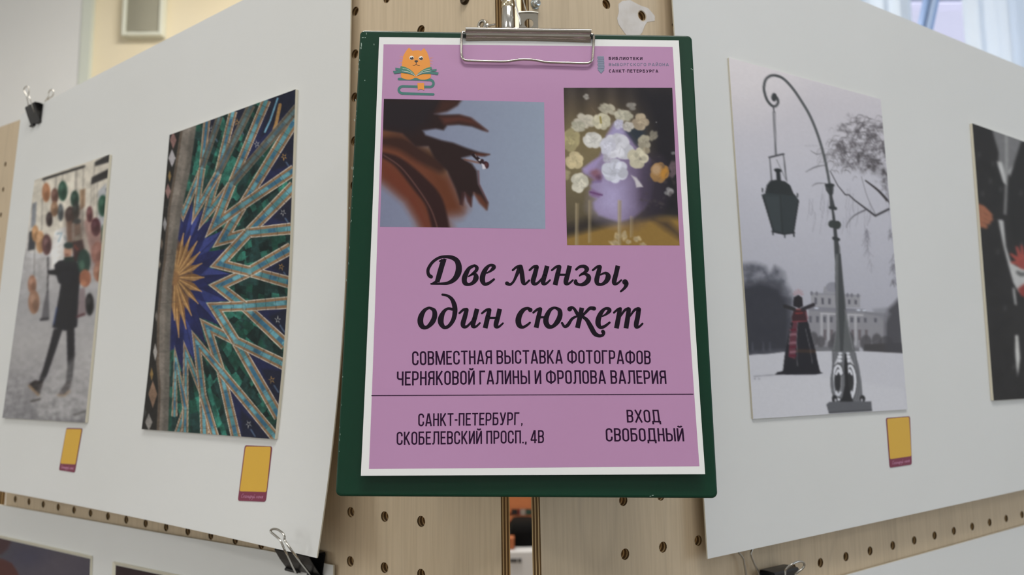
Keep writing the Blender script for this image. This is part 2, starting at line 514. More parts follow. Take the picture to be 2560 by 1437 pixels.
# loudspeaker on the beige wall
def wall_speaker():
    y1 = RY1; y0 = RY1 - .045
    a = at_y(302, 88, y0); b = at_y(404, 92, y0)
    x0, x1 = a[0], b[0]; zb = a[2]; H = 0.62
    t = thing('wall_speaker', 'white-framed loudspeaker box with grey front high on the beige wall', 'speaker', ((x0 + x1) / 2, (y0 + y1) / 2, zb))
    mb = MB(); f = .017
    for (xa, xc, za, zc) in ((x0, x0 + f, zb, zb + H), (x1 - f, x1, zb, zb + H), (x0 + f, x1 - f, zb, zb + f), (x0 + f, x1 - f, zb + H - f, zb + H)):
        mb.box(((xa + xc) / 2, (y0 + y1) / 2, (za + zc) / 2), (xc - xa, y1 - y0, zc - za))
    mb.build('cabinet', mat('speaker_white', rgb(226, 227, 212), 0.45), t, bevel=.004)
    mb = MB(); n = 9
    X = np.zeros((n, n, 3))
    for j in range(n):
        for i in range(n):
            X[j, i] = (x0 + f + (x1 - x0 - 2 * f) * i / (n - 1), y0 + .01 - .012 * math.sin(math.pi * i / (n - 1)), zb + H - f - (H - 2 * f) * j / (n - 1))
    mb.slab(X, (0, -1, 0), .01)
    mb.build('grille', noisy(mat('speaker_cloth', rgb(158, 155, 138), 0.8), rgb(150, 147, 130), rgb(165, 162, 145), (900, 900, 900), 2), t, smooth=True)
wall_speaker()
# window with its tilted sash, glass, and curtains
def window():
    M_FR = mat('window_white_plastic', rgb(226, 231, 238), 0.35)
    w = bpy.data.objects.new('window_1', None); scene.collection.objects.link(w); structure(w)
    w.location = ((WX0 + WX1) / 2, RY1 + .1, WZ0)
    mb = MB(); y = RY1 + .1; t = .07
    xm = 2.62
    for (x0, x1, z0, z1) in ((WX0, WX0 + t, WZ0, WZ1), (WX1 - t, WX1, WZ0, WZ1), (WX0, WX1, WZ0, WZ0 + t), (WX0, WX1, WZ1 - t, WZ1), (xm - t / 2, xm + t / 2, WZ0, WZ1)):
        mb.box(((x0 + x1) / 2, y, (z0 + z1) / 2 - EYE), (x1 - x0, .07, z1 - z0))
    mb.build('window_frame', M_FR, w)
    # opened sash edge: its sky-tinted profile crosses the gap between the curtains
    mb = MB()
    a = at_y(2334, -30, 3.14); b = at_y(2312, 75, 3.2)
    d = (a - b); d /= np.linalg.norm(d)
    lo = b - d * 1.2; hi = a + d * .12
    ax0 = np.cross(d, (0, 1.0, 0)); ax0 /= np.linalg.norm(ax0); ax1 = np.cross(d, ax0)
    L = np.linalg.norm(hi - lo)
    mb.box((lo + hi) / 2, (.017, .06, L), 0, (ax0, ax1, d))
    mb.box((lo + hi) / 2 + ax0 * .019, (.014, .04, L), 1, (ax0, ax1, d))
    mb.box((lo + hi) / 2 - ax0 * .017, (.012, .05, L), 1, (ax0, ax1, d))
    mb.build('window_sash', [mat('sash_sky_tint_light', rgb(206, 224, 250), 0.3), mat('sash_sky_tint', rgb(160, 188, 228), 0.3)], w)  # reflected sky put into the sash colours, paler along the middle
    g = mat('window_glass', (1, 1, 1), 0.02)
    nt = g.node_tree; out = nt.nodes['Material Output']
    tr = N(g, 'ShaderNodeBsdfTransparent'); gl = N(g, 'ShaderNodeBsdfGlossy'); gl.inputs['Roughness'].default_value = 0.02
    mx = N(g, 'ShaderNodeMixShader'); mx.inputs[0].default_value = 0.06
    nt.links.new(tr.outputs[0], mx.inputs[1]); nt.links.new(gl.outputs[0], mx.inputs[2]); nt.links.new(mx.outputs[0], out.inputs['Surface'])
    for k, (x0, x1) in enumerate(((WX0 + t, xm - t / 2), (xm + t / 2, WX1 - t))):
        mb = MB(); mb.box(((x0 + x1) / 2, y, (WZ0 + WZ1) / 2 - EYE), (x1 - x0, .006, WZ1 - WZ0 - 2 * t))
        mb.build('window_pane', g, w)
    # transom rail seen at the head of the open gap
    mb = MB(); c = at_y(2380, 2, 3.44)
    mb.box((c[0], RY1 + .06, c[2] + .02), (.9, .012, .04))
    mb.build('window_rail', mat('rail_grey', rgb(186, 184, 204), 0.4), w)
window()
def curtain(name, pxl, pxr, y, label, seed):
    xl = at_y(pxl, 60, y)[0]; xr = at_y(pxr, 60, y)[0]
    m = mat('curtain_cloth_' + str(seed), rgb(232, 238, 242), 0.8, spec=0.1)
    nt = m.node_tree; b = nt.nodes['Principled BSDF']; out = nt.nodes['Material Output']
    tl = N(m, 'ShaderNodeBsdfTranslucent'); tl.inputs['Color'].default_value = (*rgb(236, 241, 246), 1)
    mx = N(m, 'ShaderNodeMixShader'); mx.inputs[0].default_value = 0.45
    nt.links.new(b.outputs[0], mx.inputs[1]); nt.links.new(tl.outputs[0], mx.inputs[2]); nt.links.new(mx.outputs[0], out.inputs['Surface'])
    nx, ny = 160, 12
    X = np.zeros((ny, nx, 3)); rnd = random.Random(seed)
    ph = [rnd.uniform(0, 6) for _ in range(4)]
    for j in range(ny):
        for i in range(nx):
            f = i / (nx - 1); x = xl + (xr - xl) * f
            w = .028 * math.sin(x * 31 + ph[0]) + .016 * math.sin(x * 57 + ph[1]) + .006 * math.sin(x * 120 + ph[2])
            X[j, i] = (x + .01 * math.sin(j * .5 + ph[3]), y + w, 3.5 - EYE - (3.5 - .05) * j / (ny - 1))
    mb = MB(); mb.slab(X, (0, -1, 0), .0015)
    return tag(mb.build(name, m, smooth=True), label, 'curtain', 'window curtains')
curtain('window_curtain', 2040, 2302, 3.0, 'white sheer curtain left of the sky-tinted window sash, above the right sheet', 3)
curtain('window_curtain', 2426, 3000, 3.0, 'white sheer curtain at the far right, beyond the lavender window gap', 8)
# frames of the unseen ceiling panels added to light the room
for k, (x, y) in enumerate(LAMPS):
    t = thing('added_ceiling_light', 'unseen flat white ceiling light panel, added to light the room', 'ceiling light', (x, y, CEIL - .06 - EYE), 'ceiling light panels')
    mb = MB(); w, d = 1.2, .6
    for (cx, cy, sx, sy) in ((0, d / 2, w, .04), (0, -d / 2, w, .04), (w / 2, 0, .04, d), (-w / 2, 0, .04, d)):
        mb.box((x + cx, y + cy, CEIL - .035 - EYE), (sx, sy, .07))
    mb.build('frame', M_WHITE, t)

# ---------------------------------------------------------------- perforated plywood boards
def pegboard(name, P, u0, u1, v0, v1, th, cols, rows, label, r=0.0040, seg=14, skip=()):
    mb = MB(); p = PITCHB
    cu0, cu1 = (cols[0] - .5) * p, (cols[-1] + .5) * p
    rv0, rv1 = (rows[0] - .5) * p, (rows[-1] + .5) * p
    cu0 = max(cu0, u0); cu1 = min(cu1, u1); rv0 = max(rv0, v0); rv1 = min(rv1, v1)
    def rect(a, b, c, d):
        if b - a < 1e-5 or d - c < 1e-5: return
        mb.add([(a, c, 0), (b, c, 0), (b, d, 0), (a, d, 0)], [(0, 1, 2, 3)], 0)
        mb.add([(a, c, -th), (b, c, -th), (b, d, -th), (a, d, -th)], [(3, 2, 1, 0)], 0)
    rect(u0, cu0, v0, v1); rect(cu1, u1, v0, v1); rect(cu0, cu1, v0, rv0); rect(cu0, cu1, rv1, v1)
    ang = [2 * math.pi * (k + .5) / seg for k in range(seg)]
    for c in cols:
        for q in rows:
            x, y = c * p, q * p
            a, b, cc, d = max(x - p / 2, cu0), min(x + p / 2, cu1), max(y - p / 2, rv0), min(y + p / 2, rv1)
            if (c, q) in skip: rect(a, b, cc, d); continue
            V = []; 
            for z in (0, -th):
                for t in ang: V.append((x + r * math.cos(t), y + r * math.sin(t), z))
                for t in ang:
                    k = 1 / max(abs(math.cos(t)), abs(math.sin(t)))
                    ex, ey = math.cos(t) * k, math.sin(t) * k
                    V.append((x + (ex * (b - x) if ex > 0 else ex * (x - a)), y + (ey * (d - y) if ey > 0 else ey * (y - cc)), z))
                V += [(b, d, z), (a, d, z), (a, cc, z), (b, cc, z)]
            F = []; Mi = []
            B = 2 * seg + 4
            cor = [(math.pi / 4 + k * math.pi / 2) for k in range(4)]
            for k in range(seg):
                k2 = (k + 1) % seg
                a1 = ang[k]; a2 = ang[k] + 2 * math.pi / seg
                f = [k, seg + k]
                for ci, ca in enumerate(cor):
                    for ca2 in (ca, ca + 2 * math.pi):
                        if a1 + 1e-9 < ca2 < a2 - 1e-9: f.append(2 * seg + ci)
                f += [seg + k2, k2]
                F.append(tuple(f)); F.append(tuple(i + B for i in f[::-1]))
            mb.add(V, F, 0)
            mb.add([(x + r * math.cos(t), y + r * math.sin(t), z) for z in (0, -th) for t in ang],
                   [(k, (k + 1) % seg, seg + (k + 1) % seg, seg + k) for k in range(seg)], 1)
    for (A, B2) in (((u0, v0), (u1, v0)), ((u1, v0), (u1, v1)), ((u1, v1), (u0, v1)), ((u0, v1), (u0, v0))):
        mb.add([(*A, 0), (*A, -th), (*B2, -th), (*B2, 0)], [(0, 1, 2, 3)], 1)
    return tag(mb.build(name, [M_BIRCH, M_EDGE], local=P), label, 'pegboard', 'perforated plywood boards')
TH = 0.0100
BLT, BRT = 0.4560, 0.5068
bl_left = float(BL.hit(15, 1245)[0])
zL = -EYE - BL.o[2]; zR = -EYE - BR.o[2]
pegboard('pegboard', BL, bl_left, 0.1482, zL + .004, BLT, TH, range(-16, 3), range(-34, 12),
         'perforated plywood board behind the sheet with the mosaic print, left of the gap')
pegboard('pegboard', BR, -0.0740, 1.02, zR + .012, BRT, TH, range(0, 26), range(-34, 12),
         'perforated plywood board behind the sheet with the lamp post print, right of the gap')
Xm = (CF + ((8 - PCX) / FPX) * CR - ((473.5 - PCY) / FPX) * CU) * 1.155
BM = Plane(-0.655, 0.0, -0.055, Xm)
bmt = float(BM.hit(26, 308)[1])
pegboard('pegboard', BM, -.36, .075, -EYE - Xm[2] + .03, bmt, TH, range(-9, 1), range(-36, 2),
         'perforated plywood board farthest left, its bare strip showing beyond the left sheet', r=.0036)

# white torn paper residue on the right board
def residue():
    P = np.array([(1546, 10), (1556, 2), (1575, 0), (1590, 8), (1602, 14), (1620, 20), (1629, 30), (1637, 40), (1637, 52), (1618, 55), (1612, 64), (1606, 80), (1600, 88), (1566, 88), (1560, 80), (1546, 60), (1543, 46), (1547, 30)], float)
    u, v = BR.hit(P[:, 0], P[:, 1], .0002)
    hu, hv = 1 * PITCHB, 11 * PITCHB
    mb = MB(); c = len(P)
    # ring from the outline to the peg hole it was torn around
    ang = np.arctan2(v - hv, u - hu)
    ins = np.stack([hu + .0047 * np.cos(ang), hv + .0047 * np.sin(ang)], 1)
    V = np.concatenate([BR.at(u, v, .0002), BR.at(ins[:, 0], ins[:, 1], .0002)])
    mb.add(V, [(i, c + i, c + (i + 1) % c, (i + 1) % c) for i in range(c)])
    m = noisy(mat('torn_paper', rgb(226, 222, 218), 0.8, spec=.1), rgb(214, 206, 198), rgb(236, 232, 230), (60, 60, 60), 4)
    tag(mb.build('paper_scrap', m), 'torn white paper residue around a peg hole above the clipboard corner', 'paper scrap')
residue()

# ---------------------------------------------------------------- white mounting sheets
QL = (0.00141, 0.4689, 0.63273, 0.49423, 0.0229, 0.01508, 0.02304, 0.90776, 0.49571, 0.01249, 0.0091, -0.03899)
QR = (0.06069, 0.49521, 0.86, 0.50553, 0.01586, 0.00532, -0.00075, 0.378, 0.41957, 0.00851, -5e-05, 0.00736)
class Sheet:
    def __init__(s, P, q, sg, h0): s.P, s.q, s.sg, s.h0 = P, q, sg, h0
    def hab(s, a, b):
        u0, v0, W, H, rot, lean, curl, ca, cb, tw, sk, sv = s.q
        return s.h0 + lean * b + tw * a * b + curl * np.clip(1 - a / ca, 0, 1) ** 2 * np.clip((b - cb) / (1 - cb), 0, 1) ** 2
    def uv(s, a, b):
        u0, v0, W, H, rot, lean, curl, ca, cb, tw, sk, sv = s.q
        du = a * W * (1 + sk * b) * s.sg; dv = -b * H * (1 + sv * a)
        return u0 + du * math.cos(rot) - dv * math.sin(rot), v0 + du * math.sin(rot) + dv * math.cos(rot)
    def h(s, u, v):
        u0, v0, W, H, rot, lean, curl, ca, cb, tw, sk, sv = s.q
        x = u - u0; y = v - v0
        du = x * math.cos(rot) + y * math.sin(rot); dv = -x * math.sin(rot) + y * math.cos(rot)
        a = du * s.sg / W; b = -dv / H
        for _ in range(3):
            a = du * s.sg / (W * (1 + sk * b)); b = -dv / (H * (1 + sv * a))
        return s.hab(a, b)
    def hit(s, x, y, off=0.0):
        x = np.asarray(x, float); y = np.asarray(y, float)
        h = np.full(x.shape, s.h0)
        for _ in range(12):
            u, v = s.P.hit(x, y, h + off); h = s.h(u, v)
        return u, v
    def at(s, u, v, off=0.0): return s.P.at(u, v, s.h(u, v) + off)
    def build(s, name, label, th=.0012, nx=50, ny=44):
        a = np.linspace(0, 1, nx); b = np.linspace(0, 1, ny)
        if s.sg < 0: a = a[::-1]
        A, B = np.meshgrid(a, b)
        u, v = s.uv(A, B)
        X = s.P.at(u, v, s.hab(A, B))
        mb = MB(); mb.slab(X, s.P.n, th, 0, 1)
        return tag(mb.build(name, [M_SHEET, M_CARDEDGE], smooth=False), label, 'mounting sheet', 'white mounting sheets')
SL = Sheet(BL, QL, -1, .006)
SR = Sheet(BR, QR, 1, .010)
SL.build('mounting_sheet', 'white sheet with the street scene and mosaic prints, its lower corner curling out')
SR.build('mounting_sheet', 'white sheet with the lamp post print, right of the green clipboard')

def quad_grid(surface, corners, nx, ny, off):
    """grid over a printed rectangle lying on a sheet; corners TL, TR, BR, BL"""
    c = np.array(corners, float)
    u, v = surface.hit(c[:, 0], c[:, 1], off)
    s, t = np.meshgrid(np.linspace(0, 1, nx), np.linspace(0, 1, ny))
    w = [(1 - s) * (1 - t), s * (1 - t), s * t, (1 - s) * t]
    U = sum(w[k] * u[k] for k in range(4)); V = sum(w[k] * v[k] for k in range(4))
    return surface.at(U, V, off)
def make_print(name, surface, corners, step, paint, gain, label, cat='photograph', group='photo prints on the boards', th=.0028, parent=None, n=None):
    c = np.array(corners, float)
    nx = int(max(np.hypot(*(c[1] - c[0])), np.hypot(*(c[2] - c[3]))) / step) + 2
    ny = int(max(np.hypot(*(c[3] - c[0])), np.hypot(*(c[2] - c[1]))) / step) + 2
    X = quad_grid(surface, corners, nx, ny, th + .0002)
    px, py = proj(X)
    A = Art(px, py); paint(A)
    mb = MB(); mb.slab(X, surface.P.n, th, 0, 1)
    o = mb.build(name, [M_PRINT, M_CARDEDGE], col=A.albedo(gain).reshape(-1, 3), parent=parent)
    if parent is None: tag(o, label, cat, group)
    return o

class Flat:
    """a plain stretch of a board as a surface"""
    def __init__(s, P, h0): s.P, s.h0 = P, h0
    def hit(s, x, y, off=0.0): return s.P.hit(x, y, s.h0 + off)
    def at(s, u, v, off=0.0): return s.P.at(u, v, np.zeros(np.shape(u)) + s.h0 + off)
def low_sheet(name, P, edge, uend, drop, h0, label):
    e = np.array(edge, float); u, v = P.hit(e[:, 0], e[:, 1], h0)
    o = np.argsort(u); u, v = u[o], v[o]
    uu = np.linspace(min(u[0], uend[0]), max(u[-1], uend[1]), 40)
    def ext(x):
        y = np.interp(x, u, v)
        y = np.where(x < u[0], v[0] + (x - u[0]) * (v[1] - v[0]) / (u[1] - u[0]), y)
        return np.where(x > u[-1], v[-1] + (x - u[-1]) * (v[-1] - v[-2]) / (u[-1] - u[-2]), y)
    vt = ext(uu)
    T = np.linspace(0, 1, 12)[:, None]
    U = np.broadcast_to(uu, (12, 40)); V = vt[None, :] - T * drop
    X = P.at(U, V, h0)
    mb = MB(); mb.slab(X, P.n, .0016, 0, 1)
    return tag(mb.build(name, [M_SHEET, M_CARDEDGE]), label, 'mounting sheet', 'white mounting sheets')
ur = float(BL.hit(833, 1413, .004)[0])
MAT_BOARD = low_sheet('mounting_sheet', BL, [(0, 1261.5), (400, 1332), (667, 1376), (833, 1413)], (float(BL.hit(-130, 1240, .004)[0]), ur), .46, .004,
          'lower white mat board with two picture windows, under the mosaic sheet')
low_sheet('mounting_sheet', BR, [(2116, 1437), (2354, 1371), (2560, 1313)], (.075, .92), .46, .004,
          'lower white sheet in the bottom right corner, under the row of peg holes')
# ---------------------------------------------------------------- the printed pictures
G_L, G_R, G_P = 0.73, 0.66, 0.75

def art_mosaic(A):
    X, Y = A.X, A.Y
    C = np.array([437.0, 693.0])
    # glazed green tile ground in small irregular pieces
    ang = np.arctan2((Y - C[1]) / 1.75, X - C[0]); rad = np.hypot((Y - C[1]) / 1.75, X - C[0])
    cell = hash2(np.floor(rad / 17 + 3 * vnoise(X, Y, 60, None, 2)), np.floor(ang * (6 + np.floor(rad / 60) * 4)), 5)
    cell2 = hash2(np.floor(rad / 9), np.floor(ang * 30), 9)
    base = np.array([[15, 36, 34], [20, 66, 54], [34, 96, 82], [24, 52, 50]], float) / 255
    idx = np.clip((cell * 4).astype(int), 0, 3)
    A.C = base[idx] * (0.8 + 0.35 * cell2[..., None])
    A.speckle(0.5, 12, 3)
    AP = [(456.8, 555), (480.8, 555), (498.4, 569.6), (511.2, 596.8), (520.8, 628.8), (522, 668.4), (518.7, 711.8), (513.7, 755.2), (497, 792), (478.6, 823.7), (460, 857), (437, 870.5)]
    XR = [(504.8, 420.8), (544.8, 433.6), (578.4, 460.8), (607, 512), (620, 582), (624, 678.4), (610.6, 765), (588.9, 852), (552, 927), (507, 987), (463.6, 1020.8)]
    E1 = [(517.6, 300), (583, 278), (666, 250), (742, 292), (736, 464), (728, 620), (722, 756), (712, 912), (690, 1095), (540, 1100), (462, 1095)]
    E2 = [(549, 292), (629, 262), (745, 268), (736, 424), (728, 571), (724, 706), (714, 862), (698, 1042), (592, 1100), (512, 1100), (440, 1095)]
    NT = [(480.8, 504), (509.6, 520), (544.8, 532.8), (560.8, 574.4), (572, 622.4), (577, 685), (570.5, 752), (547, 812), (515, 860.5), (487, 904), (457, 934)]
    # navy wedges with little gold stars beyond each crossing
    for i in range(11):
        x, e1, e2 = np.array(XR[i]), np.array(E1[i]), np.array(E2[i])
        A.poly([x, e1 + (e1 - x) * .3, e2 + (e2 - x) * .3], (28, 33, 70), 2)
        A.poly([x + (e1 + e2 - 2 * x) * .28, e1 + (e1 - x) * .3, e2 + (e2 - x) * .3], (24, 27, 42), 8, .8)
        d = (e1 + e2) / 2 - x
        q = x + d * (.78 if i != 2 else .5)
        col = (172, 128, 62) if i % 2 else (150, 150, 150)
        for k in range(5):
            t = k * 1.2566 + i
            A.poly([q + 8 * np.array([math.cos(t), 1.3 * math.sin(t)]), q + 3 * np.array([math.cos(t + .5), math.sin(t + .5)]), q + 3 * np.array([math.cos(t - .5), math.sin(t - .5)])], col, 1.5)
        A.line([tuple(q + np.array([6, 14])), tuple(q + np.array([16, 30]))], 1.8, (92, 118, 150), 2, .6)
    A.line([(700, 262), (690, 310), (676, 352)], 4, (150, 112, 62), 2)
    A.line([(694, 246), (676, 300), (662, 330)], 2, (98, 150, 176), 2)
    # star of cobalt points
    star = []
    for i in range(12):
        star.append(AP[i])
        if i < 11: star.append(NT[i])
    A.poly([(425, 580)] + [(440, 480)] + star + [(420, 880)], (30, 36, 88), 1.5)
    for i in range(11):
        a, n, b = np.array(AP[i]), np.array(NT[i]), np.array(AP[i + 1])
        m = C + (n - C) * .45
        A.poly([a, n, m], (52, 62, 128) if i % 2 else (28, 33, 78), 2, .85)
        A.poly([b, n, m], (24, 28, 68) if i % 3 else (48, 60, 126), 2, .6)
        A.line([tuple(m), tuple(n)], 1, (22, 24, 60), 1.5, .6)
    # the interlaced turquoise bands: pale line, brown edge, turquoise core, brown edge, pale line
    def rib(P, w):
        L, R = ribbon(P, w, 4.5)
        return list(map(tuple, L)) + list(map(tuple, R[::-1]))
    def band(P, w0, w1, dull=0):
        P = np.array(P, float)
        seg = np.diff(P, axis=0); L = np.hypot(seg[:, 0], seg[:, 1]); cum = np.concatenate([[0], np.cumsum(L)])
        W = w0 + (w1 - w0) * cum / cum[-1]
        white, brown, core = ((188, 178, 164), (128, 98, 68), (64, 112, 126)) if not dull else ((104, 98, 88), (84, 76, 64), (72, 86, 86))
        A.poly(rib(P, W), white, 1.4); A.poly(rib(P, W * .86), brown, 1.4); A.poly(rib(P, W * .42), core, 1.4)
        t = 4.0
        while t < cum[-1]:
            j = max(min(np.searchsorted(cum, t) - 1, len(L) - 1), 0)
            f = (t - cum[j]) / L[j]; p = P[j] + seg[j] * f; d = seg[j] / L[j]; q = np.array([-d[1], d[0]]); w = np.interp(t, cum, W)
            hsh = float(hash2(int(p[0] * 7), int(p[1] * 7), 3))
            tone = (92, 152, 164) if hsh > .7 else ((44, 92, 122) if hsh < .4 else (66, 122, 126))
            if dull: tone = tuple(int(.45 * c + 38) for c in tone)
            A.line([tuple(p), tuple(p + d * min(18, cum[j + 1] - t))], w * .34, tone, 1.4, .8)
            if hsh > .25: A.line([tuple(p - q * w * .95), tuple(p + q * w * .95)], .6, (46, 44, 40), 1.3, .65)
            t += 17 + 12 * hsh
    W = [8, 9.5, 11, 13, 14, 14.5, 14.5, 13.5, 12, 10, 8]
    for i in range(11):
        band([XR[i], E2[i] if i > 4 else E1[i]], W[i] * .9, W[i] * 1.05)
    for i in range(11):
        band([XR[i], E1[i] if i > 4 else E2[i]], W[i] * .9, W[i] * 1.05, 1 if i in (0, 1, 2) else 0)
    for i in list(range(0, 12, 2)) + list(range(1, 12, 2)):
        l = XR[max(i - 1, 0)]; r = XR[min(i, 10)]
        if i == 0: l = (440, 480)
        if i == 11: r = (436, 1040)
        w = W[min(i, 10)] * .9
        p = np.array(AP[i], float); dl = np.array(l, float) - p; dr = np.array(r, float) - p; dl /= np.hypot(*dl); dr /= np.hypot(*dr)
        m = dl + dr; m /= np.hypot(*m); sn = max(abs(m[0] * dl[1] - m[1] * dl[0]), .24)
        p = p + m * w / sn
        band([l, p - m * 5, r], w, w)
    for i in range(11):
        A.ell(XR[i][0], XR[i][1], W[i] * .42, W[i] * .6, (92, 140, 148), 4, 0, .7)
    # gilded flower
    A.poly([(424, 640), (446, 600), (476, 640), (484, 690), (470, 760), (440, 800), (424, 760)], (120, 82, 44), 6, .75)
    tips = [(440, 606), (459, 583), (476, 590), (493, 603), (500, 630), (505, 658), (510.4, 693.4), (503.7, 728.5), (495.3, 758.6), (478.6, 788.6), (465, 822), (447, 843), (436, 800)]
    for i, t in enumerate(tips):
        t = np.array(t, float); d = t - C; L = np.hypot(*d); d /= L; q = np.array([-d[1], d[0]])
        m = C + d * L * .66
        w = 9 if i in (6, 7) else 6.2
        A.poly([C + d * 8 + q * 1.5, m + q * w, t, m - q * w, C + d * 8 - q * 1.5], (150, 110, 66), 1.5)
        A.poly([C + d * 8, m, t, m - q * w], (116, 78, 42), 1.5, .8)
        A.line([tuple(C + d * 14), tuple(m), tuple(t)], 1.3, (196, 152, 92), 1.5, .7)
    A.ell(436, 694, 10, 20, (142, 100, 60), 5)
    # grey pilaster and the patterned strip at the left
    lb = [(492, 300), (474, 430), (458, 504), (446, 584), (430, 707), (425, 840), (423, 974), (419, 1100)]
    la = [(452, 318), (450, 330), (436, 424), (420, 520), (409, 648), (400, 707), (393, 790), (391, 907), (396, 974), (391, 1090)]
    A.poly([(380, 320)] + lb + [(330, 1100)], (112, 104, 96), 2)
    A.poly([(lb[i][0] - 13, lb[i][1]) for i in range(8)] + [(b[0] + 1, b[1]) for b in lb[::-1]], (84, 80, 74), 6, .7)
    A.line([(p[0] + 3, p[1]) for p in la], 3, (78, 64, 52), 3, .8)
    A.poly([(340, 320)] + la + [(330, 1100)], (34, 32, 30), 2)
    for (x, y, w, h, c) in ((433, 350, 8, 22, (120, 88, 84)), (430, 395, 9, 22, (150, 146, 150)), (424, 440, 4, 14, (130, 104, 56)), (420, 478, 7, 20, (128, 96, 92)), (412, 560, 5, 18, (140, 138, 140)),
                            (404, 610, 4, 14, (92, 80, 70)), (398, 660, 4, 12, (122, 112, 100)), (391, 790, 4, 14, (96, 90, 84)), (388, 880, 5, 22, (150, 146, 142)), (379, 935, 4, 16, (132, 104, 56)),
                            (382, 985, 11, 34, (126, 98, 78)), (372, 1055, 9, 22, (120, 116, 112)), (362, 1030, 4, 14, (60, 60, 58))):
        A.poly([(x, y - h), (x + w, y), (x, y + h), (x - w, y)], c, 2)
    A.speckle(0.28, 5, 21)
    for yy in (520, 640, 760, 880, 1000):
        A.line([(398, yy), (440, yy - 6)], .8, (70, 66, 62), 1.5, .6)
    A.mute(.14); n = fbm(X, Y, 40, 15)[..., None]; A.C *= .82 + .36 * n

def art_street(A):
    A.T = (2.0533, 0, 370)
    Y = A.Y
    A.vgrad([(30, (196, 190, 178)), (300, (200, 194, 184)), (480, (188, 184, 182)), (560, (168, 166, 168)), (800, (150, 149, 153)), (1000, (158, 156, 158)), (1200, (140, 138, 142)), (1400, (120, 119, 124))])
    A.poly([(165, 160), (560, 40), (560, 540), (150, 540)], (196, 188, 172), 8, .8)
    A.poly([(165, 285), (188, 275), (182, 400), (158, 410)], (124, 128, 136), 3)
    A.poly([(505, 220), (545, 180), (545, 420), (505, 430)], (146, 152, 162), 5, .8)
    A.poly([(545, 205), (562, 200), (562, 222), (545, 226)], (60, 60, 64), 3)
    A.poly([(150, 430), (185, 420), (180, 520), (143, 527)], (54, 56, 62), 3)
    A.poly([(140, 530), (300, 500), (300, 560), (135, 565)], (190, 190, 194), 6, .7)
    A.poly([(282, 425), (345, 400), (352, 590), (262, 620), (262, 520)], (206, 204, 202), 4)
    A.line([(292, 440), (318, 436), (300, 480)], 4, (120, 150, 168), 3, .8); A.line([(330, 450), (340, 480)], 4, (130, 150, 160), 3, .7)
    A.poly([(410, 215), (438, 208), (436, 300), (412, 320)], (150, 112, 78), 5, .9)
    A.poly([(430, 380), (470, 330), (500, 420), (560, 420), (550, 560), (470, 560)], (164, 96, 92), 14, .55)
    A.line([(222, 160), (432, 94)], 6, (38, 36, 36), 2); A.poly([(485, 72), (562, 30), (562, 72), (487, 94)], (52, 50, 50), 2)
    A.poly([(470, 150), (562, 104), (562, 150), (468, 188)], (48, 46, 46), 2)
    for (x, y0, y1) in ((230, 160, 180), (288, 150, 210), (322, 135, 170), (388, 120, 230), (428, 100, 420), (484, 90, 300), (470, 190, 330), (178, 480, 660), (217, 260, 420), (500, 150, 400), (395, 110, 220), (246, 560, 730)):
        A.line([(x, y0), (x - 3, y1)], 1.6, (70, 64, 62), 2, .75)
    A.T = (2.0533, 0, 370)
    balls = [(237, 228, 21, 50, (168, 106, 66)), (281, 245, 19, 40, (104, 66, 54)), (322, 220, 24, 52, (34, 72, 56)), (384, 262, 22, 44, (32, 60, 48)), (279, 312, 19, 40, (136, 98, 70)), (253, 366, 17, 38, (56, 42, 42)),
             (311, 330, 15, 45, (74, 80, 84)), (360, 345, 26, 46, (64, 46, 42)), (390, 320, 18, 45, (40, 46, 42)), (460, 340, 17, 42, (98, 52, 54)), (528, 296, 25, 55, (30, 74, 54)), (492, 405, 25, 48, (74, 32, 40)), (181, 438, 18, 42, (176, 124, 76)),
             (207, 482, 23, 58, (182, 132, 86)), (240, 496, 25, 54, (92, 58, 58)), (535, 450, 17, 60, (46, 92, 66)), (500, 540, 31, 60, (166, 104, 88)), (505, 636, 26, 50, (160, 104, 78)), (165, 700, 22, 48, (150, 102, 78)),
             (174, 790, 29, 62, (146, 104, 80)), (460, 802, 22, 58, (34, 32, 34))]
    for (x, y, a, b, c) in balls:
        A.ell(x, y, a, b, c, 3)
        A.ell(x - a * .25, y - b * .3, a * .45, b * .35, tuple(min(255, k + 40) for k in c), 6, 0, .55)
        A.ell(x + a * .3, y + b * .3, a * .55, b * .5, tuple(int(k * .6) for k in c), 8, 0, .5)
    A.poly([(380, 370), (410, 365), (420, 470), (380, 480)], (150, 118, 96), 5); A.ell(395, 375, 20, 14, (42, 60, 62), 3); A.poly([(384, 455), (416, 440), (412, 480), (384, 484)], (190, 182, 160), 3)
    A.poly([(370, 480), (425, 470), (440, 560), (380, 590)], (60, 36, 38), 5); A.line([(380, 500), (398, 520)], 6, (170, 60, 40), 3)
    A.poly([(340, 380), (370, 370), (372, 490), (346, 495)], (150, 100, 72), 6, .8)
    A.T = (2.0533, 0, 370)
    A.poly([(330, 330), (420, 300), (440, 420), (430, 540), (340, 520)], (70, 54, 50), 40, .55)
    A.poly([(440, 400), (545, 420), (550, 620), (450, 640)], (110, 78, 72), 50, .4)
    # the walker in black with a dark hat
    A.poly([(278, 600), (300, 578), (345, 572), (385, 572), (402, 600), (412, 650), (404, 760), (396, 918), (335, 938), (268, 920), (292, 820), (312, 700), (300, 690), (284, 640)], (32, 32, 38), 3)
    A.poly([(246, 628), (300, 622), (310, 655), (250, 648)], (30, 29, 33), 3)
    A.line([(246, 560), (246, 640)], 3, (44, 42, 46), 2)
    A.ell(348, 535, 20, 40, (170, 122, 98), 3); A.ell(344, 548, 12, 5, (120, 72, 60), 3); A.ell(352, 500, 25, 17, (38, 54, 52), 3)
    A.poly([(328, 560), (378, 556), (384, 582), (330, 586)], (36, 46, 42), 3)
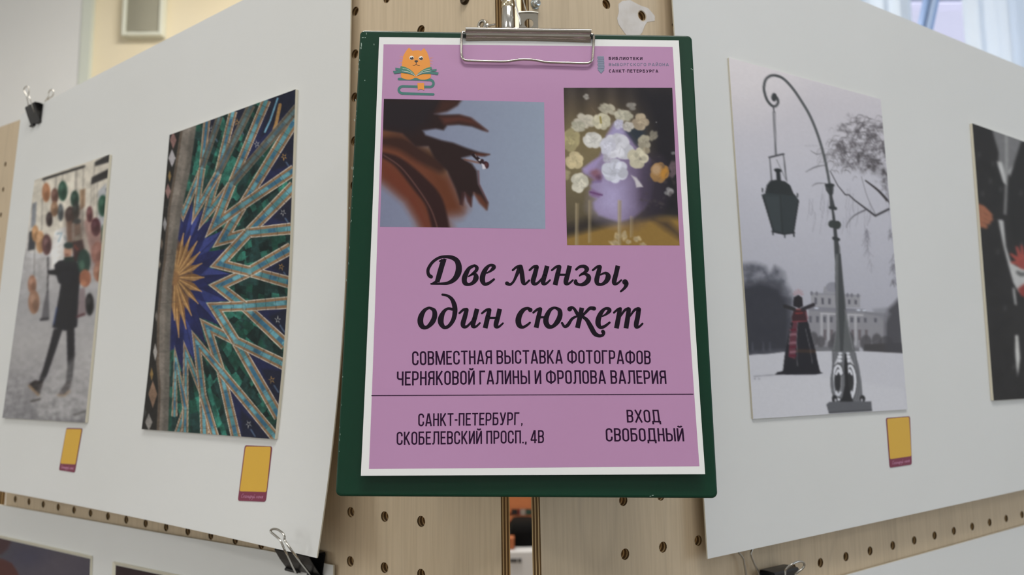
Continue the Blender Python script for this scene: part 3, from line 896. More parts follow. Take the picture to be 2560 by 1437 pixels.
    A.line([(292, 820), (276, 905)], 4, (38, 58, 112), 4, .8)
    A.poly([(276, 928), (322, 928), (282, 1050), (242, 1165), (214, 1215), (196, 1205), (222, 1130), (250, 1030)], (34, 33, 38), 3)
    A.poly([(342, 930), (382, 918), (384, 1060), (372, 1190), (336, 1220), (346, 1120), (344, 1020)], (33, 32, 37), 3)
    A.poly([(150, 1210), (180, 1190), (222, 1200), (206, 1262), (196, 1268)], (40, 34, 34), 3); A.line([(150, 1220), (198, 1268)], 6, (132, 104, 74), 3)
    A.poly([(302, 1258), (340, 1200), (368, 1196), (356, 1250), (310, 1275)], (38, 32, 34), 3); A.line([(298, 1268), (330, 1270), (358, 1246)], 6, (132, 104, 74), 3)
    # toys hanging beside the coat
    A.ell(430, 585, 34, 66, (38, 62, 54), 4); A.ell(420, 600, 14, 24, (70, 110, 90), 6, 0, .7); A.ell(437, 668, 30, 45, (150, 88, 62), 4); A.ell(428, 690, 16, 16, (190, 120, 84), 6, 0, .7)
    A.poly([(410, 720), (436, 715), (442, 860), (396, 868), (402, 800)], (128, 112, 116), 4); A.line([(396, 866), (432, 852)], 6, (84, 48, 54), 4)
    A.poly([(238, 740), (250, 735), (254, 870), (212, 880), (222, 810)], (92, 90, 96), 4); A.line([(210, 880), (246, 876)], 7, (58, 56, 62), 3); A.line([(246, 650), (244, 740)], 3, (50, 48, 52), 2)
    # paving
    for k in range(9):
        y = 1160 + k * 30
        A.line([(20, y + 60), (440, y - 20)], 1.6, (168, 166, 170), 2.5, .35)
    for k in range(11):
        A.line([(40 + k * 38, 1400), (90 + k * 34, 1170)], 1.4, (88, 86, 92), 2.5, .35)
    A.poly([(200, 1230), (420, 1040), (500, 980), (470, 1380), (180, 1400)], (176, 174, 174), 30, .35)
    A.line([(160, 1300), (205, 1288)], 5, (70, 66, 64), 4); A.line([(380, 1370), (440, 1350)], 5, (74, 72, 70), 5, .7)
    g = np.clip((Y - 880) / 180, 0, 1)[..., None]
    n = fbm(A.X, A.Y, 9, 31)[..., None] - .5
    A.C = np.clip(A.C * (1 + n * (.12 + .5 * g)), 0, 1)
    m = fbm(A.X, A.Y, 14, 33)[..., None] - .5; u = np.clip((760 - Y) / 80, 0, 1)[..., None]
    A.C = np.clip(A.C * (1 + m * .30 * u), 0, 1); A.mute(.22, (1.0, .985, .975)); A.blur(2)

def art_lamp(A):
    X, Y = A.X, A.Y
    A.T = None
    A.vgrad([(140, (198, 193, 197)), (260, (184, 180, 186)), (450, (176, 175, 184)), (700, (162, 162, 172)), (820, (156, 156, 166)), (880, (158, 158, 166))])
    sky = A.C.copy()
    # soft pale corner
    A.ell(1850, 170, 130, 110, (206, 200, 201), 120, 0, .5)
    # palace
    A.T = (4.7905, 1860, 660)
    pal = (128, 127, 133)
    A.poly([(960, 270), (1200, 270), (1200, 370), (940, 370)], (136, 135, 142), 4); A.ell(1060, 275, 80, 60, (128, 128, 138), 5)
    A.poly([(800, 355), (1390, 385), (1390, 520), (810, 520)], (138, 137, 143), 4)
    A.line([(800, 350), (1390, 378)], 9, (128, 128, 136), 5); 
    for x in (810, 870, 1240, 1290, 1365): A.ell(x, 350 + (x - 800) * .05, 16, 26, (106, 106, 114), 6)
    for x in (858, 942, 1024, 1260, 1338): A.poly([(x - 14, 400 + (x - 850) * .06), (x + 14, 402 + (x - 850) * .06), (x + 14, 482), (x - 14, 480)], (84, 84, 92), 4)
    A.poly([(770, 525), (1700, 585), (1690, 860), (1400, 1000), (790, 1000)], pal, 5)
    A.poly([(780, 510), (1450, 540), (1480, 580), (780, 560)], (118, 118, 126), 4); A.line([(1450, 580), (1690, 620)], 14, (116, 116, 122), 6)
    A.line([(920, 590), (1420, 612)], 9, (168, 167, 172), 4)
    for x in (868, 1372, 1440): A.ell(x, 527 + (x - 868) * .05, 26, 9, (196, 200, 212), 5)
    for x in (795, 880, 965, 1045, 1292, 1372, 1452, 1575): A.poly([(x - 18, 622 + (x - 800) * .03), (x + 18, 624 + (x - 800) * .03), (x + 16, 700), (x - 16, 698)], (88, 88, 96), 4)
    for x in (970, 1050, 1300, 1385, 1465): A.poly([(x - 18, 785), (x + 18, 786), (x + 16, 910), (x - 16, 910)], (98, 92, 96), 5)
    for x in (930, 1010, 1245, 1335): A.line([(x, 610), (x, 960)], 15, (164, 163, 168), 4, .8)
    for (x, y, w, h) in ((830, 900, 60, 90), (920, 930, 50, 70), (1060, 960, 60, 60), (1460, 940, 70, 90), (1590, 920, 60, 90), (1700, 950, 90, 90), (1180, 900, 140, 120)): A.ell(x, y, w, h, (72, 70, 74), 22, 0, .85)
    A.poly([(1440, 960), (1900, 940), (1900, 1070), (1430, 1040)], (62, 60, 62), 18); A.poly([(770, 985), (1380, 1000), (1380, 1050), (770, 1050)], (90, 90, 94), 14, .8)
    # trees on both sides
    A.poly([(1900, 380), (1840, 420), (1790, 480), (1720, 540), (1690, 640), (1690, 1040), (1900, 1070)], (62, 61, 66), 60, .92)
    A.poly([(1540, 540), (1700, 520), (1760, 600), (1700, 700), (1560, 590)], (118, 118, 126), 40, .6)
    n = fbm(X, Y, 16, 41)
    A.poly([(-60, -10), (130, -15), (200, 0), (262, 30), (296, 110), (330, 90), (370, 20), (430, 60), (480, 100), (510, 220), (560, 320), (590, 420), (580, 1060), (-60, 1110)], (74, 75, 84), 70, .9, tex=np.clip(.25 + n * 1.1, 0, 1))
    A.poly([(-60, 260), (200, 200), (420, 260), (520, 420), (560, 560), (560, 1050), (-60, 1095)], (46, 46, 53), 130, .95)
    for x in (100, 230, 310): A.poly([(x - 12, 1040), (x - 5, 930), (x + 6, 930), (x + 16, 1040)], (90, 92, 100), 10, .5)
    # snow
    A.poly([(-80, 1112), (100, 1085), (300, 1075), (480, 1052), (1000, 1040), (1400, 1046), (1920, 1068), (2000, 2000), (-100, 2000)], (178, 178, 185), 6)
    A.poly([(-80, 1400), (900, 1330), (1900, 1500), (2000, 2000), (-100, 2000)], (184, 184, 190), 60, .7)
    A.line([(360, 1325), (120, 1345)], 7, (130, 130, 138), 6, .8); A.ell(130, 1372, 9, 6, (90, 90, 98), 4); A.ell(180, 1372, 12, 5, (120, 120, 128), 4)
    # straw figure in a dark red-striped dress with spread arms
    A.poly([(586, 660), (760, 670), (800, 800), (850, 1000), (880, 1160), (912, 1290), (946, 1305), (860, 1322), (600, 1326), (470, 1322), (370, 1325), (400, 1295), (466, 1280), (486, 1100), (530, 860), (556, 720)], (30, 29, 34), 5)
    A.poly([(590, 690), (640, 690), (628, 900), (615, 1140), (530, 1110), (548, 880)], (84, 44, 54), 8)
    for y in (830, 930, 1040): A.poly([(548, y), (630, y - 6), (626, y + 24), (544, y + 30)], (132, 96, 106), 8, .8)
    for y in (780, 985, 1090): A.poly([(545, y), (630, y - 6), (626, y + 14), (542, y + 20)], (84, 26, 40), 5)
    for P in ([(642, 690), (632, 900), (640, 1220)], [(560, 730), (535, 960)], [(736, 770), (790, 1000), (820, 1190)], [(780, 740), (860, 1030)]): A.line(P, 3.5, (122, 120, 124), 4, .8)
    A.line([(650, 1040), (840, 1045)], 20, (74, 50, 36), 14, .5)
    A.poly([(570, 640), (600, 540), (720, 530), (750, 560), (760, 690), (580, 690)], (54, 30, 34), 5)
    A.line([(612, 545), (700, 545)], 10, (104, 50, 50), 8); A.line([(575, 690), (750, 684)], 7, (118, 54, 62), 6); A.line([(740, 580), (760, 650)], 10, (112, 66, 72), 10, .7); A.line([(620, 590), (700, 585)], 8, (120, 44, 42), 5)
    A.line([(700, 540), (830, 488)], 22, (40, 36, 40), 6); A.line([(600, 540), (490, 505)], 22, (38, 36, 38), 8)
    A.poly([(588, 500), (596, 400), (650, 368), (696, 400), (708, 500), (660, 530)], (32, 28, 32), 5)
    for k in range(7):
        t = math.pi * (.12 + .76 * k / 6); A.line([(650 + 40 * math.cos(t), 385 - 30 * math.sin(t)), (650 + 66 * math.cos(t), 388 - 88 * math.sin(t))], 4, (150, 98, 104), 6, .8)
    # weeping branches at the upper right
    A.T = (2.874, 1990, 260)
    rnd = random.Random(5)
    dens = np.clip(fbm(X, Y, 13, 51) * 2.2 - .75, 0, 1) * np.clip(fbm(X, Y, 5, 57) * 1.8 - .2, 0, 1)
    A.poly([(390, 80), (480, 100), (560, 150), (700, 110), (700, 700), (640, 640), (560, 520), (430, 470), (320, 420), (260, 330), (300, 180)], (76, 72, 76), 60, .85, tex=np.clip(dens * 1.6, 0, 1))
    A.poly([(430, 330), (560, 380), (650, 470), (660, 560), (560, 500), (430, 420)], (62, 58, 60), 40, .7, tex=np.clip(dens + .35, 0, 1))
    for k in range(150):
        x = rnd.uniform(250, 650); y = rnd.uniform(80, 480)
        if (x - 250) * .8 < (300 - y) * .55: continue
        d = rnd.choice((-1, 1)); L = rnd.uniform(25, 75)
        A.line([(x, y), (x + d * L * .6, y + 8 - rnd.random() * 20, .8), (x + d * L, y + L * .7, .5)], 2.6, (70, 66, 70), 4, rnd.uniform(.3, .75), 3)
    for k in range(46):
        x = rnd.choice((120, 190, 215, 380, 430, 500, 520, 660, 690)) + rnd.gauss(0, 16); y = rnd.uniform(560, 900)
        if x < 250: y = rnd.uniform(580, 800)
        A.line([(x, y), (x + rnd.uniform(-14, 10), y + 60), (x - 8 + rnd.uniform(-10, 10), y + rnd.uniform(90, 170))], 1.5, (112, 110, 120), 4, rnd.uniform(.25, .6), 3)
    for (x0, y0, x1, y1, c, q) in ((505, 880, 512, 1050, (110, 108, 118), 26), (706, 1060, 700, 1280, (84, 82, 90), 26), (680, 900, 684, 1000, (90, 88, 96), 10), (530, 1060, 532, 1200, (132, 130, 140), 10)):
        for k in range(q):
            y = rnd.uniform(y0, y1); x = x0 + (x1 - x0) * (y - y0) / (y1 - y0) + rnd.gauss(0, 5)
            A.line([(x, y), (x + rnd.uniform(-34, 30), y + rnd.uniform(20, 60), .4)], 3, c, 8, rnd.uniform(.3, .7))
    for k in range(130):
        t = rnd.random(); x = 640 - 420 * t + rnd.gauss(0, 34); y = 210 + 170 * t + rnd.gauss(0, 60); L = rnd.uniform(22, 58); d = -1 if rnd.random() < .7 else 1
        A.line([(x, y), (x + d * L * .5, y - 8, .8), (x + d * L, y + L * .35, .6), (x + d * L * 1.15, y + L * .9, .3)], 2.2, (88, 84, 88), 5, rnd.uniform(.25, .6), 3)
    A.line([(205, 440, .6), (140, 452), (70, 488, .5)], 4, (88, 86, 92), 4, .9, 4); A.line([(215, 570, .6), (150, 570), (115, 590, .5)], 4, (96, 94, 100), 4, .8, 4)
    A.line([(190, 350, .5), (150, 360), (105, 335, .5)], 3.5, (98, 96, 102), 4, .8, 4); A.line([(160, 300, .5), (60, 300, .4)], 3, (120, 118, 124), 4, .6)
    A.line([(666, 755, 1.3), (570, 803, 1.2), (500, 750), (420, 690, .8), (380, 652, .7), (355, 652, .7), (300, 585, .5), (245, 480, .4)], 6, (58, 56, 60), 3, 1, 0)
    A.line([(500, 760), (420, 800, .8), (375, 850, .5), (362, 890, .3)], 5, (76, 74, 80), 4, .9, 4); A.line([(570, 790, .5), (510, 660, .4), (470, 520, .4)], 5, (92, 90, 96), 4, .8, 4)
    A.line([(656, 692, 1.2), (590, 620), (500, 550, .6)], 8, (54, 50, 52), 4, 1, 4); A.line([(660, 690), (700, 760)], 5, (70, 66, 70), 4, .8)
    # lamp post
    A.T = (2.477, 1820, 140)
    post = (58, 60, 62)
    A.line([(303, 258), (311, 285), (295, 310), (270, 306), (240, 268), (223, 205), (232, 150), (262, 123), (300, 122), (345, 142), (400, 200), (455, 280), (510, 375), (560, 500), (600, 640), (628, 785)], 7.5, (66, 68, 70), 2.2, 1, 6)
    A.line([(345, 142), (400, 200), (455, 280), (510, 375), (560, 500), (600, 640), (628, 785)], 2.2, (104, 106, 108), 2.5, .8, 6)
    A.ell(286, 255, 17, 26, (52, 54, 56), 2.5)
    A.line([(280, 310), (286, 345)], 4, (80, 80, 84), 2); A.line([(280, 345), (294, 615)], 3, (88, 88, 92), 2); A.line([(290, 345), (300, 615)], 2.4, (96, 96, 100), 2)
    A.line([(255, 628), (345, 606)], 5, (58, 58, 62), 2); A.line([(258, 628), (270, 770)], 3.6, (78, 78, 82), 2); A.line([(343, 606), (362, 770)], 3.6, (78, 78, 82), 2); A.line([(300, 640), (365, 780)], 2, (110, 110, 114), 2)
    A.ell(309, 708, 24, 12, (34, 36, 38), 2.5, .15); A.poly([(298, 712), (322, 712), (328, 772), (302, 772)], (36, 38, 40), 2)
    A.poly([(240, 800), (262, 772), (300, 766), (352, 776), (385, 800), (405, 850), (425, 872), (242, 850), (230, 848)], (38, 41, 42), 2.5)
    A.poly([(208, 860), (240, 846), (420, 868), (440, 895), (405, 1092), (345, 1100), (280, 1084)], (46, 51, 53), 2.5)
    A.poly([(228, 868), (322, 868), (332, 1090), (284, 1078)], (54, 60, 62), 10, .7); A.line([(322, 866), (338, 1094)], 3, (36, 39, 40), 3); A.line([(216, 866), (280, 1084)], 4, (32, 34, 36), 2.5); A.line([(436, 895), (405, 1094)], 4, (32, 34, 36), 2.5)
    A.line([(275, 1086), (345, 1102), (410, 1094)], 5, (34, 36, 38), 2.5)
    for (x, y) in ((213, 830), (430, 862), (278, 1096), (352, 1112), (408, 1106)): A.line([(x, y - 9), (x, y + 10)], 4, (38, 40, 42), 2.5)
    A.poly([(600, 790), (655, 795), (652, 850), (645, 862), (662, 930), (655, 950), (668, 1030), (680, 1130), (690, 1180), (700, 1300), (712, 1450), (668, 1450), (664, 1300), (658, 1180), (655, 1130), (650, 1030), (640, 950), (632, 930), (628, 862), (606, 830)], post, 2.5)
    A.line([(690, 1180), (705, 1440)], 5, (104, 105, 108), 4, .7); A.line([(628, 800), (640, 860)], 7, (40, 42, 44), 4, .7); A.ell(630, 800, 30, 12, (42, 44, 46), 3)
    A.line([(633, 938), (666, 944)], 10, (46, 48, 50), 3); A.ell(645, 1040, 24, 24, (50, 54, 52), 3); A.ell(676, 1046, 24, 26, (48, 52, 50), 3); A.line([(655, 1128), (684, 1136)], 10, (44, 46, 48), 3)
    A.T = (3.4208, 1820, 640)
    A.poly([(918, -20), (965, -20), (990, 260), (1010, 460), (1040, 640), (1075, 740), (1085, 825), (888, 825), (905, 740), (925, 640), (922, 460), (915, 260)], (84, 86, 88), 4)
    A.poly([(945, -20), (962, -20), (985, 260), (1000, 460), (985, 820), (960, 820), (945, 460)], (60, 62, 64), 4)
    A.line([(928, 0), (932, 460), (925, 640), (905, 800)], 5, (112, 113, 116), 4, .7); A.line([(1000, 460), (1035, 640), (1070, 800)], 5, (116, 116, 120), 4, .7)
    A.poly([(888, 815), (1085, 815), (1120, 940), (1142, 1080), (1150, 1190), (1170, 1250), (890, 1255), (892, 1190), (886, 1060), (893, 940)], (98, 99, 103), 3)
    wht = (196, 197, 204)
    for s in (-1, 1):
        c = 988 + (8 if s > 0 else 0)
        for (y, w, h) in ((832, 18, 10), (862, 20, 16), (895, 24, 14)): A.ell(c + s * (28 + (y - 830) * .12), y, w, h, wht, 4)
        A.line([(c + s * 50, 880), (c + s * 72, 930)], 8, (178, 178, 184), 4)
        P = [(c + s * 16, 1000), (c + s * 30, 950), (c + s * 56, 940), (c + s * 80, 985), (c + s * 92, 1060), (c + s * 84, 1150), (c + s * 60, 1215), (c + s * 40, 1225)]
        A.line(P, 20, (70, 71, 74), 4, 1, 5); A.line(P, 11, wht, 4, 1, 5)
        A.ell(c + s * 48, 1075, 26, 78, (44, 44, 46), 4); 
        A.line([(c + s * 22, 1010), (c + s * 44, 975), (c + s * 62, 1010)], 9, wht, 4, 1, 5)
        A.line([(c + s * 20, 1040), (c + s * 22, 1120), (c + s * 30, 1200)], 5, (130, 130, 134), 4, .8, 5)
        A.line([(c + s * 62, 1160), (c + s * 46, 1190), (c + s * 26, 1165)], 9, wht, 4, .9, 5)
        Q = [(c + s * 90, 830), (c + s * 104, 940), (c + s * 126, 1080), (c + s * 120, 1160), (c + s * 104, 1230)]
        Q = Q if s > 0 else [(905, 830), (898, 940), (892, 1060), (904, 1160), (930, 1230)]
        A.line(Q, 9, (120, 121, 126), 3, .9, 5); A.line(Q, 3, (56, 57, 60), 3, .9, 5)
    A.poly([(1000, 830), (1010, 830), (1025, 940), (1030, 1100), (1055, 1200), (1075, 1255), (950, 1255), (980, 1200), (1000, 1100), (994, 940)], (36, 36, 38), 4)
    for x in (912, 1150): A.ell(x, 1220, 24, 30, (40, 40, 42), 4); A.ell(x + (8 if x < 1000 else -6), 1232, 9, 14, (160, 160, 166), 4)
    A.poly([(840, 1268), (870, 1245), (1225, 1242), (1232, 1322), (880, 1342), (862, 1340)], (84, 85, 90), 3); A.line([(868, 1340), (1228, 1318)], 6, (58, 59, 62), 4)
    A.T = None
    A.speckle(0.035, 4, 61); A.blur(1)

def art_dark(A):
    A.T = (1.969, 2400, 290)
    A.fill((29, 28, 29))
    n = fbm(A.X, A.Y, 26, 71)
    A.mixm(np.clip(n * 1.6 - .7, 0, .6), (20, 20, 21))
    A.poly([(155, 60), (330, 100), (330, 140), (300, 150), (270, 230), (262, 290), (236, 290), (222, 330), (208, 270), (186, 250), (190, 180)], (104, 104, 106), 6)
    A.poly([(182, 225), (206, 225), (220, 280), (232, 340), (214, 330), (195, 270)], (176, 176, 176), 5); A.poly([(240, 270), (268, 235), (272, 275), (245, 300)], (160, 160, 160), 5)
    A.line([(228, 90), (230, 300), (222, 480)], 7, (150, 150, 150), 6, .7)
    A.poly([(300, 130), (340, 110), (340, 640), (270, 640), (246, 520), (236, 330)], (22, 22, 23), 8)
    A.poly([(188, 510), (214, 512), (226, 640), (250, 720), (280, 740), (330, 760), (330, 860), (290, 870), (262, 820), (240, 740), (214, 640)], (168, 168, 168), 5)
    A.line([(264, 850), (274, 925)], 6, (150, 150, 150), 4)
    A.poly([(272, 1080), (286, 1076), (296, 1190), (284, 1285), (272, 1180)], (184, 184, 182), 4)
    for (x, y) in ((94, 190), (112, 382), (162, 235), (150, 320), (200, 360), (300, 380), (222, 945), (265, 1235), (186, 670), (304, 630)): A.ell(x, y, 6, 12, (80, 80, 80), 10, .2, .6)
    A.poly([(84, 425), (112, 440), (128, 470), (126, 520), (104, 552), (90, 545)], (132, 84, 62), 5)
    for (x0, y0, x1, y1) in ((112, 452, 150, 488), (116, 480, 152, 508), (112, 508, 140, 524), (106, 530, 126, 544)): A.line([(x0, y0, 1.1), (x1, y1, .9)], 12, (140, 88, 64), 5)
    for (x0, y0, x1, y1) in ((118, 474, 140, 494), (116, 500, 140, 514), (110, 522, 130, 532)): A.line([(x0, y0), (x1, y1)], 2, (84, 50, 38), 5, .7)
    A.poly([(275, 690), (315, 680), (345, 700), (345, 760), (300, 752), (278, 735)], (134, 58, 52), 6)
    for (x0, y0, x1, y1) in ((296, 700, 280, 646), (284, 706, 252, 680), (280, 722, 256, 720), (310, 690, 304, 640)): A.line([(x0, y0, 1.1), (x1, y1, .7)], 9, (144, 62, 54), 5)
    A.poly([(284, 850), (315, 826), (345, 820), (345, 900), (300, 885)], (120, 46, 42), 8)
    A.line([(285, 770), (300, 780), (320, 778)], 10, (70, 70, 70), 8, .8)
    A.T = None
    A.poly([(2600, 400), (2720, 430), (2720, 900), (2640, 940)], (60, 60, 62), 40, .8)
    A.speckle(0.12, 8, 77); A.blur(2)

def art_leaf(A):
    A.T = (2.764, 930, 80); A.soften = 2.2
    X, Y = A.X, A.Y
    g = np.clip((X - 960) / 400, 0, 1)[..., None]
    A.C = np.array([112, 116, 138]) / 255 * (1 - g) + np.array([130, 140, 158]) / 255 * g
    dark = (36, 26, 28); brown = (98, 52, 34)
    # out-of-focus amber petal at the lower left
    A.poly([(20, 640), (220, 650), (330, 800), (440, 900), (540, 1000), (600, 1150), (640, 1210), (600, 1260), (520, 1280), (540, 1400), (350, 1400), (320, 1290), (240, 1160), (120, 1060), (20, 990)], (112, 64, 46), 60)
    A.poly([(20, 650), (200, 660), (260, 760), (150, 760), (20, 740)], (122, 76, 50), 40, .9)
    A.poly([(330, 800), (400, 790), (520, 960), (500, 1000), (380, 900)], (108, 74, 44), 34, .9)
    A.poly([(60, 880), (200, 980), (330, 1160), (420, 1370), (360, 1370), (240, 1170), (60, 1010)], (112, 56, 40), 30, .9)
    A.poly([(400, 930), (540, 1020), (610, 1180), (620, 1240), (520, 1240), (430, 1060)], (104, 58, 38), 40, .9)
    # dark ribs
    A.line([(60, 755, .7), (200, 770, 1.1), (330, 850, 1.1), (470, 930, .9)], 44, (52, 32, 28), 22, .95, 5)
    A.line([(60, 845, .35), (180, 900, .7), (330, 1050, 1.15), (430, 1180, 1.25), (480, 1380, 1.2)], 50, (46, 28, 28), 10, 1, 5)
    A.line([(80, 850), (200, 935), (320, 1085), (410, 1230), (460, 1380)], 3.2, (130, 92, 84), 5, .75, 5)
    # dark crown at the top left
    A.poly([(60, 455), (615, 468), (590, 505), (520, 545), (430, 565), (480, 572), (600, 570), (680, 592), (745, 640), (800, 685), (760, 678), (690, 652), (600, 640), (520, 645), (495, 678), (440, 668), (350, 680), (370, 712), (480, 748), (560, 765), (650, 800), (740, 830), (812, 845), (780, 858), (700, 850), (620, 870),
            (690, 910), (725, 960), (735, 1050), (770, 1120), (802, 1180), (795, 1228), (750, 1180), (705, 1110), (690, 1150), (685, 1205), (665, 1170), (640, 1110), (630, 1150), (612, 1190), (575, 1080), (520, 960), (430, 870), (390, 790), (300, 790), (210, 700), (60, 672)], (40, 28, 28), 9)
    A.poly([(60, 455), (480, 460), (420, 560), (380, 640), (280, 700), (60, 665)], (34, 29, 33), 40, .9)
    A.poly([(480, 470), (612, 472), (580, 508), (510, 548), (440, 562)], (66, 40, 34), 20, .85)
    A.poly([(470, 590), (610, 578), (690, 600), (750, 650), (796, 684), (700, 640), (600, 622), (500, 636)], (88, 50, 42), 16, .9)
    A.poly([(690, 835), (812, 846), (760, 856), (700, 848)], (96, 52, 40), 8, .9)
    A.poly([(620, 1105), (645, 1110), (628, 1200), (606, 1190)], (60, 36, 36), 8, .9)
    A.poly([(700, 1110), (750, 1130), (800, 1195), (790, 1228), (740, 1180)], (108, 62, 46), 12, .85); A.poly([(640, 1110), (690, 1150), (686, 1206), (660, 1170)], (80, 44, 40), 10, .8)
    A.line([(640, 880), (700, 895), (750, 905)], 6, (120, 76, 60), 5, .8); A.line([(735, 960), (740, 1050), (800, 1180)], 4, (86, 46, 44), 6, .8)
    A.soften = 1.0
    # water drop
    A.line([(700, 848), (735, 880), (755, 900)], 12, (34, 24, 28), 4); A.ell(783, 920, 25, 27, (58, 34, 40), 3)
    A.ell(760, 890, 13, 13, (44, 28, 34), 3); A.poly([(755, 905), (775, 915), (790, 945), (765, 948)], (188, 186, 196), 4); A.ell(743, 884, 8, 6, (206, 204, 210), 3, -.5); A.ell(772, 905, 12, 5, (40, 26, 32), 3); A.ell(790, 915, 10, 12, (84, 50, 54), 5); A.line([(712, 846), (722, 862)], 2, (170, 160, 164), 3)
    m = np.clip((A.C[..., 0] - A.C[..., 2]) * 4, 0, 1)[..., None]; A.C *= 1 - .16 * m; A.speckle(0.03, 6, 83); A.blur(1)

def art_face(A):
    A.T = (2.7118, 1390, 110)
    X, Y = A.X, A.Y
    A.soften = 2.0
    x = (X - 1390) * 2.7118; y = (Y - 110) * 2.7118
    A.vgrad([(290, (62, 56, 54)), (430, (84, 74, 62)), (620, (112, 100, 74)), (900, (104, 94, 72)), (1150, (84, 76, 60)), (1260, (66, 58, 48)), (1370, (112, 92, 56))])
    folds = (np.sin(x / 22) * .5 + .5) * np.clip(1 - (y - 300) / 450, 0, 1)
    A.C *= (1 - .22 * folds)[..., None]
    A.poly([(470, 280), (900, 280), (900, 1200), (620, 1200), (600, 700), (560, 480)], (38, 36, 40), 130, .95)
    A.poly([(560, 290), (900, 290), (900, 1180), (640, 1160), (640, 560)], (33, 32, 37), 60, .8)
    # ochre shoulder at the bottom
    A.poly([(60, 1310), (200, 1270), (420, 1215), (540, 1200), (700, 1170), (860, 1180), (860, 1400), (60, 1400)], (126, 100, 54), 26)
    A.poly([(660, 1190), (760, 1200), (850, 1290), (860, 1330), (740, 1250)], (52, 44, 44), 30, .85); A.poly([(60, 1240), (220, 1180), (320, 1170), (420, 1200), (200, 1260), (60, 1300)], (44, 40, 40), 30, .8)
    # the violet profile
    face = [(392, 545), (430, 528), (480, 580), (545, 690), (640, 780), (660, 950), (650, 1050), (600, 1120), (520, 1180), (430, 1205), (360, 1185), (290, 1160), (258, 1120), (252, 1075), (275, 1050), (262, 1040), (226, 1022), (228, 1000), (240, 985), (232, 960), (250, 932), (262, 920), (210, 892), (176, 870), (180, 845), (240, 800), (290, 765), (322, 700), (340, 620)]
    A.poly(face, (126, 113, 144), 12, 1)
    A.poly([(540, 760), (660, 820), (680, 1050), (600, 1130), (520, 1180), (500, 1050), (530, 900)], (70, 60, 78), 110, .9)
    A.poly([(600, 780), (700, 800), (700, 1140), (600, 1160)], (44, 40, 50), 60, .8)
    A.poly([(300, 900), (480, 950), (500, 1100), (420, 1190), (300, 1150), (262, 1100)], (158, 150, 186), 90, .8)
    A.poly([(390, 545), (430, 535), (470, 600), (430, 640), (345, 640)], (150, 144, 180), 24, .8)
    A.poly([(235, 850), (300, 880), (300, 925), (262, 920), (240, 905)], (108, 74, 92), 20, .7); A.ell(268, 868, 34, 22, (122, 82, 92), 14, .3, .7); A.ell(292, 905, 16, 14, (74, 44, 64), 14, 0, .7)
    A.poly([(226, 1000), (250, 985), (312, 1020), (290, 1040), (240, 1032)], (112, 84, 122), 10, .8); A.line([(232, 1004), (312, 1024)], 4, (78, 44, 84), 6, .8)
    A.line([(250, 935), (300, 930)], 6, (96, 78, 122), 10, .6); A.poly([(180, 845), (240, 800), (290, 770), (320, 760), (260, 850), (200, 880)], (150, 136, 178), 12, .7)
    A.line([(430, 530), (490, 600), (560, 700)], 6, (52, 50, 76), 10, .8)
    A.poly([(470, 560), (600, 570), (610, 650), (540, 670), (480, 600)], (34, 44, 58), 24, .8)
    # roses
    rnd = random.Random(12)
    def shade(c, f): return tuple(min(250, int(k * f)) for k in c)
    def rose(cx, cy, rx, ry, col, a=1.0, petals=9):
        A.T = (2.7118, 1390, 110)
        for k in range(petals):
            t = 2 * math.pi * k / petals + rnd.random()
            A.ell(cx + rx * .62 * math.cos(t), cy + ry * .62 * math.sin(t), rx * .48, ry * .46, shade(col, rnd.uniform(.86, 1.02)), 5, rnd.random(), a)
        for k in range(petals + 4):
            t = 2 * math.pi * rnd.random(); q = rnd.uniform(.05, .62)
            A.ell(cx + rx * q * math.cos(t), cy + ry * q * math.sin(t), rx * .3, ry * .24, shade(col, rnd.uniform(.84, 1.1)), 6, t, a * .75)
        for k in range(5):
            t = 2 * math.pi * k / 5 + rnd.random(); A.line([(cx + rx * .2 * math.cos(t), cy + ry * .2 * math.sin(t)), (cx + rx * .5 * math.cos(t + .8), cy + ry * .5 * math.sin(t + .8))], 2, tuple(int(c * .74) for c in col), 5, .5 * a)
    cream = (186, 180, 160); white = (194, 192, 188); lil = (180, 178, 198)
    rose(195, 520, 70, 42, (180, 174, 160)); rose(150, 560, 50, 34, (168, 164, 148), .9); rose(310, 525, 58, 54, (188, 182, 160)); A.line([(300, 495), (306, 535)], 5, (120, 104, 40), 5, .8)
    rose(100, 650, 56, 76, (158, 148, 112)); rose(250, 652, 64, 52, white); rose(125, 790, 58, 58, (186, 172, 138)); rose(68, 885, 26, 36, (150, 140, 110), .8); rose(158, 940, 58, 64, (190, 186, 172))
    rose(350, 440, 58, 30, (164, 158, 142)); rose(455, 485, 62, 36, (172, 168, 152)); rose(572, 528, 54, 54, (160, 146, 126)); rose(428, 545, 34, 34, lil, .9, 6); rose(490, 560, 36, 34, (176, 172, 166), 1, 6)
    rose(420, 700, 105, 82, (196, 196, 206)); rose(350, 690, 50, 60, (190, 190, 204), .9); rose(555, 770, 66, 70, (184, 178, 158)); rose(400, 858, 84, 76, (190, 192, 206)); rose(345, 775, 36, 24, (176, 174, 188), .8, 6)
    rose(600, 665, 44, 48, (150, 144, 128), 1, 6); rose(660, 620, 26, 40, (128, 122, 110), .9, 5); rose(612, 722, 26, 22, (150, 140, 120), .8, 5)
    rose(702, 872, 60, 66, (150, 116, 76)); A.ell(735, 875, 26, 40, (168, 118, 48), 10, .2, .8); A.ell(680, 850, 30, 34, (172, 146, 118), 10, .2, .7)
    rose(795, 850, 30, 56, (96, 82, 88), .8, 6); rose(205, 358, 20, 18, (150, 146, 140), .9, 5); rose(512, 422, 34, 26, (132, 128, 122), .8, 5); rose(765, 1000, 32, 28, (140, 138, 140), .8, 5)
